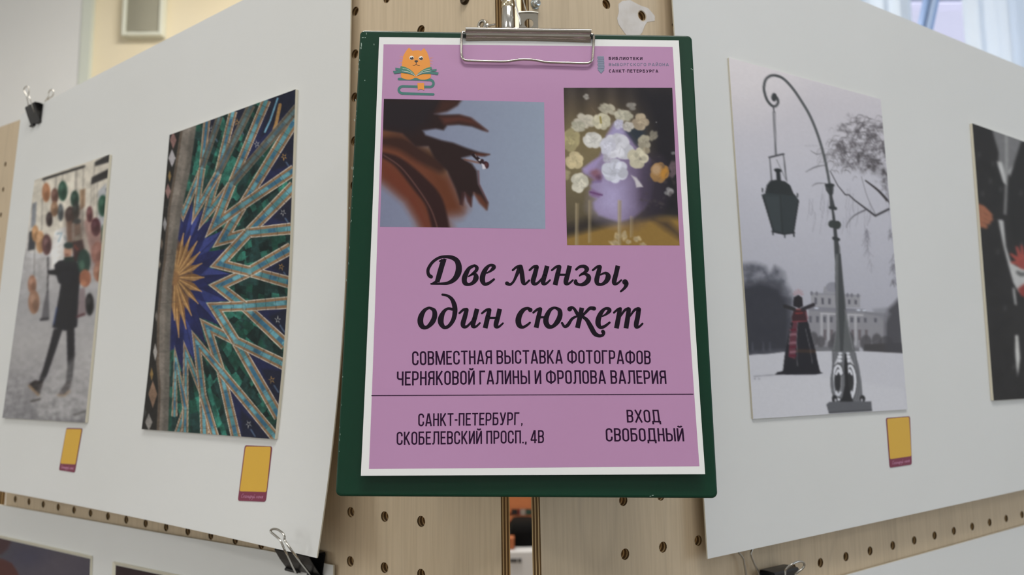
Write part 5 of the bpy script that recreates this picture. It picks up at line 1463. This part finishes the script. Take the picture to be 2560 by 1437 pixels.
# library emblem: ginger cat reading a green book on a stack of book lines
M_ORANGE = mat('emblem_orange', rgb(236, 150, 50), .45); M_TEAL = mat('emblem_teal', rgb(58, 118, 112), .45); M_LEAF = mat('emblem_green', rgb(66, 132, 104), .45)
M_EYEW = mat('emblem_white', rgb(245, 240, 232), .45); M_INKD = mat('emblem_dark', rgb(46, 36, 36), .45); M_ORLT = mat('emblem_pale_orange', rgb(214, 140, 128), .45)
E = Ink((8.981, 960, 100))
def emblem():
    O, T, G, W, D, Lp = range(6)
    for (x0, y0, x1, y1) in ((440, 385, 340, 372), (410, 432, 330, 436), (400, 500, 325, 526), (1030, 412, 1118, 392), (1035, 460, 1122, 480), (1040, 520, 1100, 552)):
        E.poly([(x0, y0 - 16), (x1, y1), (x0, y0 + 16)], 2, Lp)
    E.poly([(560, 172), (640, 245), (700, 236), (780, 232), (830, 248), (900, 182), (965, 270), (1000, 360), (1030, 470), (1040, 600), (1050, 760), (1045, 840), (960, 868), (720, 850), (440, 850), (385, 820), (380, 740), (395, 600), (412, 480), (440, 340), (500, 240)], 3, O)
    for x, y in ((620, 404), (830, 412)):
        E.disc(x, y, 50, 46, 4, W, 24); E.disc(x + 3, y + 8, 42, 34, 5, D, 20); E.disc(x - 10, y - 16, 17, 14, 6, W, 14)
    E.poly([(690, 466), (722, 456), (762, 466), (765, 484), (726, 512), (686, 486)], 4, D, 4)
    E.brush([(724, 505, 5), (724, 535, 5), (705, 560, 5), (672, 574, 5), (645, 568, 4)], 5, D, 4, False); E.brush([(724, 535, 5), (745, 562, 5), (775, 576, 5), (805, 576, 4)], 5, D, 4, False)
    # the snaking book line
    path = [(335, 878), (500, 880), (680, 884), (860, 890), (1020, 897)] + arc(1030, 977, 82, 79, 275, 360, 8) + arc(1030, 977, 82, 79, 0, 85, 8) + [(860, 1052), (600, 1046), (435, 1042)] + arc(425, 1122, 92, 80, 268, 182, 8) + arc(425, 1122, 92, 80, 178, 92, 8) + [(600, 1207), (860, 1214), (1106, 1222)]
    E.brush([(x, y, 28) for x, y in path], 4, T, 0)
    # open book
    E.poly([(376, 588), (470, 606), (580, 660), (660, 730), (708, 808), (560, 722), (470, 690), (362, 640)], 6, G); E.poly([(255, 624), (380, 640), (560, 700), (706, 810), (560, 748), (380, 700), (258, 680)], 5, T)
    E.poly([(205, 700), (380, 690), (520, 716), (700, 812), (540, 758), (400, 742), (230, 764)], 7, T)
    E.poly([(1066, 606), (960, 630), (860, 680), (780, 740), (722, 806), (860, 728), (960, 696), (1078, 660)], 6, G); E.poly([(1182, 656), (1060, 668), (900, 706), (726, 808), (880, 754), (1060, 706), (1178, 704)], 5, T)
    E.poly([(1226, 730), (1060, 706), (900, 728), (726, 812), (880, 764), (1040, 762), (1208, 790)], 7, T)
    for P in ([(420, 640, 3), (560, 680, 3), (700, 806, 2)], [(400, 700, 3), (560, 728, 4), (702, 812, 2)], [(1040, 662, 3), (880, 700, 3), (726, 806, 2)], [(1050, 704, 3), (880, 734, 4), (724, 812, 2)]): E.brush(P, 8, W, 5, False)
    E.poly([(385, 770), (430, 762), (560, 772), (700, 826), (640, 880), (520, 890), (420, 862), (384, 830)], 5, O, 5); E.poly([(740, 830), (880, 778), (1010, 772), (1050, 790), (1040, 850), (960, 886), (840, 892), (760, 866)], 5, O, 5)
    E.poly([(752, 968), (900, 968), (902, 1132), (828, 1100), (760, 1132)], 6, O)
emblem()
E.build('emblem', [M_ORANGE, M_TEAL, M_LEAF, M_EYEW, M_INKD, M_ORLT], 'orange and teal library emblem with a cat and books')
# library name with its striped pencil
M_SLATE = mat('logo_slate', rgb(126, 136, 160), .45); M_SLATED = mat('logo_slate_dark', rgb(96, 106, 132), .45)
LG = Ink((12.19, 1480, 125))
def lib_logo():
    for k in range(7):
        y = 200 + k * 54
        x0, x1 = 165 + k * 1.6, 358 + k * 2.6
        LG.poly([(x0 + 8, y - 8), (x1, y - 8), (x1 + 10, y + 12), (x1 + 6, y + 38), (x0 + 10, y + 38), (x0 - 2, y + 12)], 2, 0)
        LG.brush([(x0 + 20, y + 44, 7), (x1, y + 44, 7)], 3, 1, 0, False)
        LG.brush([(x1 if k % 2 else x0, y + 10, 6), (x1 if k % 2 else x0, y + 60, 6)], 3, 1, 0, False)
    LG.poly([(175, 570), (372, 570), (370, 610), (276, 718), (180, 610)], 2, 0)
    LG.brush([(180, 610, 6), (276, 718, 7), (372, 608, 8)], 3, 1, 0, False); LG.brush([(182, 572, 5), (368, 572, 5)], 3, 1, 0, False)
lib_logo()
LG.T = None
text_line(LG, 'БИБЛИОТЕКИ', [(1521.8, 142), (1606, 142.6)], [(1521.8, 150), (1606, 150.2)], t=.21, wide=1.75, gap=.30, mat=2)
text_line(LG, 'ВЫБОРГСКОГО РАЙОНА', [(1522.2, 157.4), (1671.5, 157.8)], [(1522.2, 165.2), (1672, 165.6)], t=.17, wide=1.75, gap=.32, mat=1)
text_line(LG, 'САНКТ-ПЕТЕРБУРГА', [(1522.4, 173.6), (1645.2, 174.2)], [(1522.4, 181.6), (1645.8, 181.8)], t=.21, wide=1.75, gap=.30, mat=2)
LG.build('library_logo', [M_SLATE, M_SLATED, M_PURPLE], 'small striped pencil logo with three lines of lettering')

# the two pictures printed on the poster
def poster_picture(name, corners, step, paint, label):
    c = np.array(corners, float)
    nx = int(max(c[1][0] - c[0][0], c[2][0] - c[3][0]) / step) + 2; ny = int(max(c[3][1] - c[0][1], c[2][1] - c[1][1]) / step) + 2
    X = quad_grid(PS, corners, nx, ny, 2 * LAY); px, py = proj(X)
    A = Art(px, py); paint(A)
    mb = MB(); mb.grid(X)
    o = mb.build(name, M_INK, poster, col=A.albedo(G_P).reshape(-1, 3)); o['label'] = label
poster_picture('picture', [(959.7, 247), (1360.5, 255.5), (1363.4, 572), (950, 566.6)], 1.5, art_leaf, 'printed picture of a dark petal with a water drop')
poster_picture('picture', [(1409.2, 219.5), (1680.6, 219.5), (1699, 613.4), (1417.7, 612.6)], 1.4, art_face, 'printed picture of a violet profile under white roses')
M_PIVOT = mat('pivot_dark', rgb(30, 40, 34), .4)
# ---------------------------------------------------------------- clip of the clipboard
def clip_plate():
    prof = [(2.2, .4), (.9, 1.2), (.1, 2.6), (0, 4.2), (.6, 5.8), (1.9, 6.9), (3.3, 6.7), (4.1, 5.6), (4.5, 4.9), (5.2, 4.75), (6.0, 4.5), (6.8, 3.6), (7.5, 2.5), (8.0, 2.0), (8.3, 2.2)]
    p = spline([(a, b, 0) for a, b in prof], 4)[:, :2] / 1000
    ul, vl = PP.hit(1164.3, 69.0, .004); ur_, vr = PP.hit(1476.9, 73.6, .004)
    nx = 24; X = np.zeros((len(p), nx, 3))
    for i in range(nx):
        f = i / (nx - 1); u = ul + (ur_ - ul) * f; v = vl + (vr - vl) * f
        bow = .0007 * math.sin(math.pi * f)
        for j, (d, h) in enumerate(p): X[j, i] = PP.at(u, v - d + (bow if j > len(p) * .75 else 0), h)
    mb = MB()
    n = np.gradient(p, axis=0); n /= np.hypot(n[:, 0], n[:, 1])[:, None]
    # sheet metal thickness along its own normal
    B = np.zeros_like(X)
    for j in range(len(p)):
        nv, nh = n[j, 1], n[j, 0]      # normal of (v=-d, h) curve
        B[j] = X[j] - (PP.v * nv + PP.n * nh) * .0007
    mb.grid(X); mb.grid(B, 0, True)
    k = len(p)
    for c in (0, nx - 1):
        F = [(i, i + 1, k + i + 1, k + i) for i in range(k - 1)]
        mb.add(np.concatenate([X[:, c], B[:, c]]), F if c else [f[::-1] for f in F])
    for r in (0, k - 1):
        F = [(i, i + 1, nx + i + 1, nx + i) for i in range(nx - 1)]
        mb.add(np.concatenate([X[r], B[r]]), F if r else [f[::-1] for f in F])
    mb.build('clip_plate', M_STEEL, clipboard, smooth=True)['label'] = 'grooved steel clip plate'
clip_plate()
def wire_at(L, base=.0):
    """photo points with a height over the clipboard in mm"""
    L = np.array(L, float); u, v = PP.hit(L[:, 0], L[:, 1], L[:, 2] / 1000); return PP.at(u, v, L[:, 2] / 1000)
W = wire_at([(1166, 82, 3.6), (1158, 80, 3.8), (1155, 88, 4.2), (1154, 104, 4.2), (1153.5, 120, 4.0), (1154, 136, 3.8), (1157, 146, 3.6), (1164, 151, 3.6), (1180, 152.2, 3.6), (1220, 153.4, 3.6), (1262, 154, 3.6), (1282, 151.6, 3.9), (1300, 149.2, 4.4), (1316, 148.9, 4.6), (1334, 150, 4.4), (1352, 153.2, 3.9), (1370, 156, 3.6), (1420, 157.4, 3.6), (1462, 158.4, 3.6), (1474, 156.4, 3.6), (1480.4, 149, 3.7), (1482.4, 134, 3.9), (1484, 112, 4.2), (1484.6, 98, 4.2), (1483, 88, 4.0), (1474, 85, 3.6)])
mb = MB(); mb.tube(spline(W, 6), .00088, 12)
mb.build('wire_loop', M_LOOP, clipboard, smooth=True)['label'] = 'bent chrome wire loop of the clip'
for x, y in ((1160.5, 88), (1479, 91)):
    mb = MB(); u, v = PP.hit(x, y, .003); mb.lathe(PP.at(u - .0014, v, .0032), PP.u, [(0, .0018), (.0028, .0018)], 14)
    mb.build('pivot', M_PIVOT, clipboard)

# ---------------------------------------------------------------- hanging hardware above the clipboard
def chrome_rod():
    def pt(x, y): return at_y(x, y, .5432)
    a = pt(1271, 78); b = pt(1268, -200); d = b - a; L = np.linalg.norm(d)
    t = thing('chrome_tube', 'upright chrome tube in the gap between the boards, above the clipboard clip', 'tube', a)
    r = .0051
    y1 = np.linalg.norm(pt(1270.3, 22) - a); y2 = np.linalg.norm(pt(1270.2, 6) - a)
    mb = MB(); mb.lathe(a, d, [(0, r * .8), (.0006, r), (y1 - .0005, r), (y1 - .0001, r * .93), (y1 + .0002, r * .93)], 36)
    mb.build('sleeve', M_CHROME, t, smooth=True)
    mb = MB(); mb.lathe(a, d, [(y1 + .0002, r * .9), (y1 + .0006, r * .98), (y2 - .0004, r * .98), (y2, r * .9)], 36); mb.build('ring', mat('brassy_chrome', (.70, .60, .42), .16, 1.0), t, smooth=True)
    mb = MB(); mb.lathe(a, d, [(y2, r * .9), (y2 + .0005, r), (L, r), (L + .0005, r * .8)], 36); mb.build('rod', M_CHROME, t, smooth=True)
chrome_rod()
def bulldog():
    y0 = .5372
    t = thing('bulldog_clip', 'small flat metal bulldog clip with a round hole, gripping the clipboard top edge', 'clip', at_y(1320, 76, y0))
    seg = 28; q = [at_y(1297, 36, y0), at_y(1345, 36, y0), at_y(1344, 78, y0), at_y(1297.5, 78, y0)]
    ax = q[1] - q[0]; ay = q[3] - q[0]; w = np.linalg.norm(ax); h = np.linalg.norm(ay); ax /= w; ay /= h
    c = at_y(1322, 59, y0) - q[0]; cx, cy = c @ ax, c @ ay; r = .0032
    nrm = np.array([0, -1.0, 0])
    mb = MB()
    # plate with a hole: ring of quads to the rectangle border
    ang = np.linspace(0, 2 * math.pi, seg, endpoint=False); I_, O_ = [], []
    for a in ang:
        dx, dy = math.cos(a), math.sin(a)
        k = min([((w - cx) / dx if dx > 0 else -cx / dx) if abs(dx) > 1e-6 else 9, ((h - cy) / dy if dy > 0 else -cy / dy) if abs(dy) > 1e-6 else 9])
        I_.append((cx + r * dx, cy + r * dy)); O_.append((cx + k * dx, cy + k * dy))
    V = []
    for z in (0, -.0007):
        for P in (I_, O_):
            for (x, y) in P: V.append(q[0] + ax * x + ay * y + nrm * (z + .0004 + .0012 * max(0, 1 - y / h) ** 2))
    n = seg; F = []
    for i in range(n):
        j = (i + 1) % n
        F += [(i, n + i, n + j, j), (2 * n + i, 2 * n + j, 3 * n + j, 3 * n + i), (i, j, 2 * n + j, 2 * n + i), (n + i, 3 * n + i, 3 * n + j, n + j)]
    for cnr in ((0, 0), (w, 0), (w, h), (0, h)):
        pass
    mb.add(V, F)
    # corners
    for (x, y) in ((0, 0), (w, 0), (w, h), (0, h)):
        d = [math.hypot(px - x, py - y) for px, py in O_]; i = int(np.argmin(d))
        j = min((i + 1) % n, (i - 1) % n, key=lambda k: d[k])
        z = .0004 + .0012 * max(0, 1 - y / h) ** 2
        mb.add([V[n + i], V[n + j], q[0] + ax * x + ay * y + nrm * z], [(0, 1, 2), (2, 1, 0)])
    mb.build('plate', M_DULLSTEEL, t)
    # rolled top edge
    mb = MB(); a = at_y(1296.5, 33, y0 - .001); b = at_y(1345.5, 33, y0 - .001)
    P = [a + (b - a) * f + np.array([0, 0, .0007 * math.sin(math.pi * f)]) for f in np.linspace(0, 1, 12)]
    mb.tube(P, .0010, 12); mb.build('rolled_edge', M_DULLSTEEL, t, smooth=True)
    # sprung arm slanting up to the tube, and the thin rear arm
    mb = MB(); mb.tube([at_y(x, y, yy) for x, y, yy in ((1302, 62, .5366), (1300, 50, .5364), (1295, 34, .5364), (1290.5, 18, .5364), (1288, 2, .5366), (1287, -40, .537))], .0008, 8)
    mb.build('spring_arm', M_CHROME, t, smooth=True)
    mb = MB(); mb.tube([at_y(x, y, yy) for x, y, yy in ((1317, 34, .538), (1314, 22, .5385), (1309, 4, .539), (1306, -12, .5392))], .0005, 8)
    mb.build('rear_arm', M_DULLSTEEL, t, smooth=True)
bulldog()
def bolts():
    # right: zinc bolt head with its washer on the right board
    u, v = BR.hit(1344.5, 6, .004)
    t = thing('bolt', 'zinc bolt head on the right board, right of the chrome tube', 'bolt', BR.at(u, v, 0), 'bolts of the boards')
    mb = MB(); mb.lathe(BR.at(u, v, .0001), BR.n, [(0, .0036), (.0006, .0036), (.0006, .0030), (.0030, .0030), (.0042, .0024), (.0046, .0012)], 24); mb.build('head', M_ZINC, t)
    mb = MB(); mb.lathe(BR.at(u, v, .0045), BR.n, [(0, .0016), (.0008, .0014)], 6); mb.build('socket', M_CHROME, t)
    # left: eye bolt whose rod reaches to the tube
    u, v = BL.hit(1204, 62, .003)
    t = thing('bolt', 'dark eye bolt with a short rod on the left board, left of the chrome tube', 'bolt', BL.at(u, v, 0), 'bolts of the boards')
    mb = MB(); c = BL.at(u, v, .0024); 
    ring = [c + (BL.u * math.cos(a) + BL.v * math.sin(a)) * .0031 for a in np.linspace(0, 2 * math.pi, 28)]
    mb.tube(ring, .0012, 10, cap=False); mb.build('eye', M_DULLSTEEL, t, smooth=True)
    mb = MB(); u2, v2 = BL.hit(1216, 65, .003); mb.lathe(BL.at(u2, v2, .0002), BL.n, [(0, .0020), (.0030, .0020), (.0036, .0012)], 16); mb.build('nut', M_CHROME, t)
    mb = MB(); u3, v3 = BL.hit(1238, 61, .003); mb.tube([BL.at(u2, v2, .003), BL.at(u3, v3, .003)], .0007, 10); mb.build('rod', M_STEEL, t)
    u, v = BL.hit(1159, -3, .002)  # added dark disc in place of a dark hole in the board
    t = thing('bolt', 'dark round disc standing in for a hole at the top edge of the left board, by the frame top', 'bolt', BL.at(u, v, 0), 'bolts of the boards')
    mb = MB(); mb.lathe(BL.at(u, v, .0001), BL.n, [(0, .0040), (.0012, .0040), (.0026, .0030), (.0030, .0012)], 24); mb.build('head', mat('dark_hole_disc', rgb(70, 58, 44), .4, .8), t)
bolts()

# ---------------------------------------------------------------- binder clips
def binder(label, P, x, y, h, width, height, depth, handles, roll=0.0, jaw_h=.002):
    """black spring clip: jaws at photo point (x, y), back up; handles are lists of photo points with heights (mm)"""
    u, v = P.hit(x, y, jaw_h)
    U = P.u * math.cos(roll) + P.v * math.sin(roll); Vv = -P.u * math.sin(roll) + P.v * math.cos(roll)
    c = P.at(u, v, 0)
    t = thing('binder_clip', label, 'binder clip', c, 'black binder clips')
    def at(a, b, z): return c + U * a + Vv * b + P.n * z
    mb = MB(); w = width / 2; th = .0006
    # outline of the section from the front jaw round the back to the rear jaw
    sec = [(.0000, jaw_h + .0005), (height * .5, jaw_h + depth * .36), (height * .93, jaw_h + depth * .60), (height, jaw_h + depth * .55), (height * 1.02, jaw_h + depth * .2), (height, jaw_h - depth * .12), (height * .9, jaw_h - depth * .16), (height * .5, jaw_h - depth * .10), (0, jaw_h - .0005)]
    zmin = .0004
    S = np.array(sec); S[:, 1] = np.maximum(S[:, 1], zmin)
    X = np.array([[at(-w * (1 if k else 1) + width * i / 8 * 1.0, b, z) for i in range(9)] for k, (b, z) in enumerate(S)])
    ctr = S.mean(0); Bk = X.copy()
    for k, (b, z) in enumerate(S):
        d = ctr - S[k]; d /= np.hypot(*d) + 1e-9
        Bk[k] = X[k] + (Vv * d[0] + P.n * d[1]) * th
    mb.grid(X[::-1]); mb.grid(Bk[::-1], 0, True)
    for cidx in (0, 8):
        k = len(S); F = [(i, i + 1, k + i + 1, k + i) for i in range(k - 1)]
        mb.add(np.concatenate([X[:, cidx], Bk[:, cidx]]), F); mb.add(np.concatenate([X[:, cidx], Bk[:, cidx]]), [f[::-1] for f in F])
    mb.build('spring_body', M_BLACKSTEEL, t)
    for z in (jaw_h + .0012, max(jaw_h - .0012, .0014)):
        mb = MB(); mb.tube([at(-w * f, -.0004, z) for f in (1, .6, .3)], .0014, 10); mb.tube([at(w * f, -.0004, z) for f in (1, .6, .3)], .0014, 10)
        mb.build('jaw_roll', M_BLACKSTEEL, t, smooth=True)
    for H in handles:
        L = np.array(H, float); uu, vv = P.hit(L[:, 0], L[:, 1], L[:, 2] / 1000)
        mb = MB(); mb.tube(spline(P.at(uu, vv, L[:, 2] / 1000), 5), .00062 if width < .03 else .00085, 8)
        mb.build('handle', M_WIRE, t, smooth=True)
    return t
binder('small black binder clip gripping the top of the left sheet, handles up', BL, 90, 309, 0, .026, .0235, .014,
       [[(94.5, 298, 9), (88, 285, 12), (82, 268, 16), (75, 247, 19), (71.5, 239, 20), (72, 228, 21), (70.5, 219, 21.5), (66.8, 215.6, 22), (62, 219, 22), (59.5, 225.5, 21.5), (63, 233, 21), (66.5, 240, 20.5), (68.5, 250, 19), (72, 268, 16), (77, 288, 11), (79, 302, 9)],
        [(116, 262, -14), (121, 248, -14), (126, 243.5, -14), (131, 240, -14), (134, 232, -14), (131.5, 224.5, -14), (126, 225, -14), (121.5, 232, -14), (121, 241, -14), (114, 252, -14), (108, 262, -14)]], roll=.05, jaw_h=.0085)
binder('large black binder clip under the lower right corner of the left sheet', BL, 760, 1430, 0, .043, .0185, .022,
       [[(740, 1432, 7), (732, 1416, 26), (724, 1398, 44), (716, 1383, 53), (710, 1370.6, 56), (701, 1351, 57), (690, 1340, 57), (679, 1331, 57), (676.5, 1326, 57), (681.5, 1322.3, 57), (692, 1322.6, 57), (701, 1327.5, 57), (707.7, 1333.5, 57), (711.5, 1342, 57), (712, 1350, 57), (720, 1363, 57), (731, 1378, 55), (744, 1395, 46), (758, 1413, 28), (777, 1437, 7)]], roll=-.02, jaw_h=.006)
binder('black binder clip at the bottom edge under the right sheet, wire handles up', BR, 1940, 1482, 0, .030, .0200, .020,
       [[(1958, 1452, 22), (1962.5, 1437, 28), (1963.4, 1425.6, 32), (1970, 1417, 34), (1979, 1410.6, 36), (1993.4, 1404, 37), (2005.6, 1404, 37), (2011, 1410.6, 36), (2006.6, 1420, 35), (1993, 1431, 33), (1984, 1440, 28), (1976, 1456, 20)],
        [(1868, 1462, 5), (1865, 1437, 5), (1861, 1411.6, 5), (1857.5, 1394.7, 5), (1845, 1378, 5), (1838, 1364, 5), (1842, 1352, 5), (1858, 1346, 5), (1876, 1350, 5), (1884, 1362, 5), (1881, 1372, 5), (1877.5, 1384, 5), (1882, 1400, 5), (1898, 1437, 5), (1905, 1462, 5)]], jaw_h=.006)

# ---------------------------------------------------------------- stickers under the prints
CURS = {  # small script letters: polylines in a unit box (x right, y up, x-height 1)
    'С': ([[(.9, 1.5), (.6, 1.75), (.2, 1.4), (.05, .7), (.3, .1), (.8, .25)]], 1.1), 'к': ([[(.1, 1), (.1, 0)], [(.6, 1), (.15, .5), (.65, 0)]], .85), 'а': ([[(.6, .8), (.3, 1), (.05, .5), (.25, 0), (.55, .4), (.6, 1), (.6, .1), (.75, 0)]], .9),
    'н': ([[(.1, 1), (.1, 0)], [(.6, 1), (.6, 0)], [(.1, .5), (.6, .5)]], .85), 'и': ([[(.1, 1), (.1, .1), (.3, 0), (.6, .6), (.6, 1), (.6, 0)]], .85), 'р': ([[(.1, 1), (.05, -.7)], [(.1, .7), (.4, 1), (.6, .5), (.35, 0), (.1, .2)]], .8),
    'у': ([[(.1, 1), (.15, .3), (.4, .2), (.65, 1), (.5, -.5), (.2, -.7)]], .85), 'й': ([[(.1, 1), (.1, .1), (.3, 0), (.6, .6), (.6, 1), (.6, 0)], [(.2, 1.5), (.38, 1.35), (.6, 1.55)]], .85), 'м': ([[(0, 0), (.15, 1), (.4, .2), (.7, 1), (.8, 0)]], 1.0),
    'е': ([[(.1, .5), (.55, .6), (.4, 1), (.1, .6), (.2, .05), (.6, .2)]], .8), 'я': ([[(.6, 0), (.6, 1), (.2, .9), (.2, .5), (.6, .45)], [(.4, .45), (.1, 0)]], .8), ' ': ([], .6)}
def sticker(surface, label, O, Yq):
    O = np.array(O, float); Yq = np.array(Yq, float)
    u, v = surface.hit(O[:, 0], O[:, 1], .0003)
    def bil(Q, s, t): return Q[0] * (1 - s) * (1 - t) + Q[1] * s * (1 - t) + Q[2] * s * t + Q[3] * (1 - s) * t
    mb = MB(); C = np.stack([u, v], 1)
    def rounded(C, r, off, m, th=0):
        out = []
        for k in range(4):
            p, a, b = C[k], C[k - 1] - C[k], C[(k + 1) % 4] - C[k]
            a = a / np.hypot(*a); b = b / np.hypot(*b)
            for q in range(5):
                t = q / 4 * math.pi / 2; out.append(p + a * r * (1 - math.sin(t)) + b * r * (1 - math.cos(t)))
        dense = []
        for i in range(len(out)):
            for q in range(6): dense.append(out[i] + (out[(i + 1) % len(out)] - out[i]) * q / 6)
        out = np.array(dense); V = surface.at(out[:, 0], out[:, 1], off); n = len(out)
        mb.add(V, [tuple(range(n))[::-1]], m)
        if th:
            V2 = surface.at(out[:, 0], out[:, 1], off - th); mb.add(np.concatenate([V, V2]), [(i, (i + 1) % n, n + (i + 1) % n, n + i) for i in range(n)], m)
    rounded(C, .0022, .0004, 0, .0003)
    u2, v2 = surface.hit(Yq[:, 0], Yq[:, 1], .0003); rounded(np.stack([u2, v2], 1), .0016, .0005, 1)
    # script line on the maroon band below the yellow field
    x = 0; st = []
    for ch in 'Сканируй меня':
        S, w = CURS[ch]
        for p in S: st.append([(x + a + .12 * b, b) for a, b in p])
        x += w
    bl = np.array([Yq[3], Yq[2], O[2], O[3]])
    for p in st:
        P = np.array([bil(bl, .10 + .80 * a / x, .66 - .24 * b) for a, b in p])
        L, R = ribbon(P, .42)
        uu, vv = surface.hit(np.concatenate([L[:, 0], R[:, 0]]), np.concatenate([L[:, 1], R[:, 1]]), .0003); n = len(L)
        mb.add(surface.at(uu, vv, .00058), [(i, n + i, n + i + 1, i + 1) for i in range(n - 1)], 2)
    return tag(mb.build('sticker', [M_MAROON, M_YELLOW, M_PALE]), label, 'sticker', 'yellow and maroon stickers')
sticker(SL, 'yellow sticker with maroon band under the photo of the walker', [(166, 1069.3), (206.2, 1070.4), (186.9, 1181), (147.2, 1174.8)], [(166.5, 1072), (204.5, 1072.8), (189, 1160.5), (151.5, 1158.5)])
sticker(SL, 'yellow sticker with maroon band under the star mosaic photo', [(612, 1112.5), (680.5, 1115.7), (664, 1254), (594.4, 1251.5)], [(614.5, 1115.8), (677.8, 1116.5), (666.4, 1229.6), (599.5, 1227.8)])
sticker(SR, 'yellow sticker with maroon band under the lamp post photo', [(2215, 1044.5), (2275, 1040), (2279.6, 1160.8), (2224.5, 1169.2)], [(2217, 1046.4), (2272, 1041.8), (2278, 1139.7), (2224.6, 1147.6)])

# ---------------------------------------------------------------- things glimpsed through the gap
def behind():
    y = 2.55
    # low cabinet carrying the dark bag, its pale front marked
    a = at_y(1255, 1378, y); zt = a[2]
    x0, x1 = at_y(1225, 1378, y)[0], at_y(1405, 1378, y)[0]
    t = thing('white_cabinet', 'white low cabinet seen through the gap, dark marks on its front', 'cabinet', ((x0 + x1) / 2, y + .2, -EYE))
    mb = MB(); mb.box(((x0 + x1) / 2, y + .2, (zt - EYE) / 2), (x1 - x0, .4, zt + EYE)); mb.build('body', mat('cabinet_white', rgb(190, 188, 188), .5), t, bevel=.004)
    mb = MB(); p = at_y(1284, 1401, y - .004)
    mb.box(p, (.022, .004, .011)); q = at_y(1299.5, 1401, y - .004); mb.box(q, (.010, .004, .012)); mb.build('marks', mat('cabinet_mark', rgb(60, 58, 58), .5), t)
    # dark bag on the cabinet
    b0, b1 = at_y(1272, 1378, y + .1)[0], at_y(1345, 1378, y + .1)[0]; zb = at_y(1300, 1289, y + .24)[2]
    mb = MB(); n = 9
    X = []
    for j in range(n):
        f = j / (n - 1); k = 1 - .25 * max(0, f - .6) ** 2 * 6; row = []
        for i in range(28):
            th_ = 2 * math.pi * i / 28
            row.append(((b0 + b1) / 2 + (b1 - b0) / 2 * k * np.sign(math.cos(th_)) * abs(math.cos(th_)) ** .5, y + .15 + .09 * k * np.sign(math.sin(th_)) * abs(math.sin(th_)) ** .5, zt + .002 + (zb - zt) * f))
        X.append(row)
    V = np.array(X).reshape(-1, 3); F = [(j * 28 + i, j * 28 + (i + 1) % 28, (j + 1) * 28 + (i + 1) % 28, (j + 1) * 28 + i) for j in range(n - 1) for i in range(28)] + [tuple(range(28))[::-1], tuple((n - 1) * 28 + i for i in range(28))]
    mb.add(V, F)
    tag(mb.build('black_bag', mat('black_fabric', rgb(9, 8, 8), .9, spec=.1), smooth=True), 'black bag on the white cabinet behind the gap', 'bag')
    # orange box beside the bag
    p0, p1 = at_y(1262, 1378, y + .02)[0], at_y(1286, 1378, y + .02)[0]; zo = at_y(1275, 1346, y + .02)[2]
    mb = MB(); mb.box(((p0 + p1) / 2, y + .045, (zt + zo) / 2 + .001), (p1 - p0, .05, zo - zt)); tag(mb.build('orange_box', mat('orange_card', rgb(150, 82, 44), .6), bevel=.002), 'small orange box at the left foot of the black bag', 'box')
    # tall orange-brown cabinet standing behind, with books on a shelf
    yb = 2.95
    x0, x1 = at_y(1180, 1260, yb)[0], at_y(1450, 1260, yb)[0]; zs = at_y(1300, 1289, yb)[2]; zl = at_y(1300, 1272, yb)[2]
    t = thing('bookcase', 'orange-brown wooden bookcase behind the gap', 'bookcase', ((x0 + x1) / 2, yb + .15, -EYE))
    M_OR = noisy(mat('orange_wood', rgb(158, 90, 48), .5), rgb(150, 84, 44), rgb(166, 96, 52), (4, 4, 30), 3)
    ztop = at_y(1300, 1150, yb)[2]
    mb = MB(); mb.box(((x0 + x1) / 2, yb + .28, (ztop - EYE) / 2), (x1 - x0, .02, ztop + EYE)); mb.build('back_panel', M_OR, t)
    for xx in (x0, x1):
        mb = MB(); mb.box((xx, yb + .15, (ztop - EYE) / 2), (.02, .3, ztop + EYE)); mb.build('side_panel', M_OR, t)
    mb = MB(); mb.box(((x0 + x1) / 2, yb + .15, zs - .012), (x1 - x0 - .02, .28, .02)); mb.build('shelf', M_OR, t)
    mb = MB(); mb.box(((x0 + x1) / 2, yb + .008, (zl + ztop) / 2), (x1 - x0 - .02, .016, ztop - zl)); mb.build('door', M_OR, t)
    zt2 = zl - .004
    for (xa, xc, col, nm) in ((1278, 1294, (34, 30, 32), 'dark'), (1295.5, 1300, (150, 50, 54), 'red'), (1301, 1314, (182, 178, 168), 'white'), (1315, 1330, (44, 84, 72), 'green')):
        ua, uc = at_y(xa, 1280, yb + .03)[0], at_y(xc, 1280, yb + .03)[0]; bx = (ua + uc) / 2; w = uc - ua - .0006; hgt = zt2 - zs
        t2 = thing('book', '%s book on the bookcase shelf behind the gap' % nm, 'book', (bx, yb + .1, zs - .002), 'books glimpsed through the gap')
        cm = mat('book_cover_' + nm, rgb(*col), .5)
        mb = MB(); mb.box((bx, yb + .03, zs + hgt / 2 - .001), (w, .004, hgt))
        mb.box((bx - w / 2 + .001, yb + .1, zs + hgt / 2 - .001), (.002, .14, hgt)); mb.box((bx + w / 2 - .001, yb + .1, zs + hgt / 2 - .001), (.002, .14, hgt)); mb.build('cover', cm, t2)
        mb = MB(); mb.box((bx, yb + .1, zs + hgt / 2 - .001), (w - .004, .132, hgt - .004)); mb.build('pages', M_CARDEDGE, t2)
behind()
bpy.context.view_layer.update()
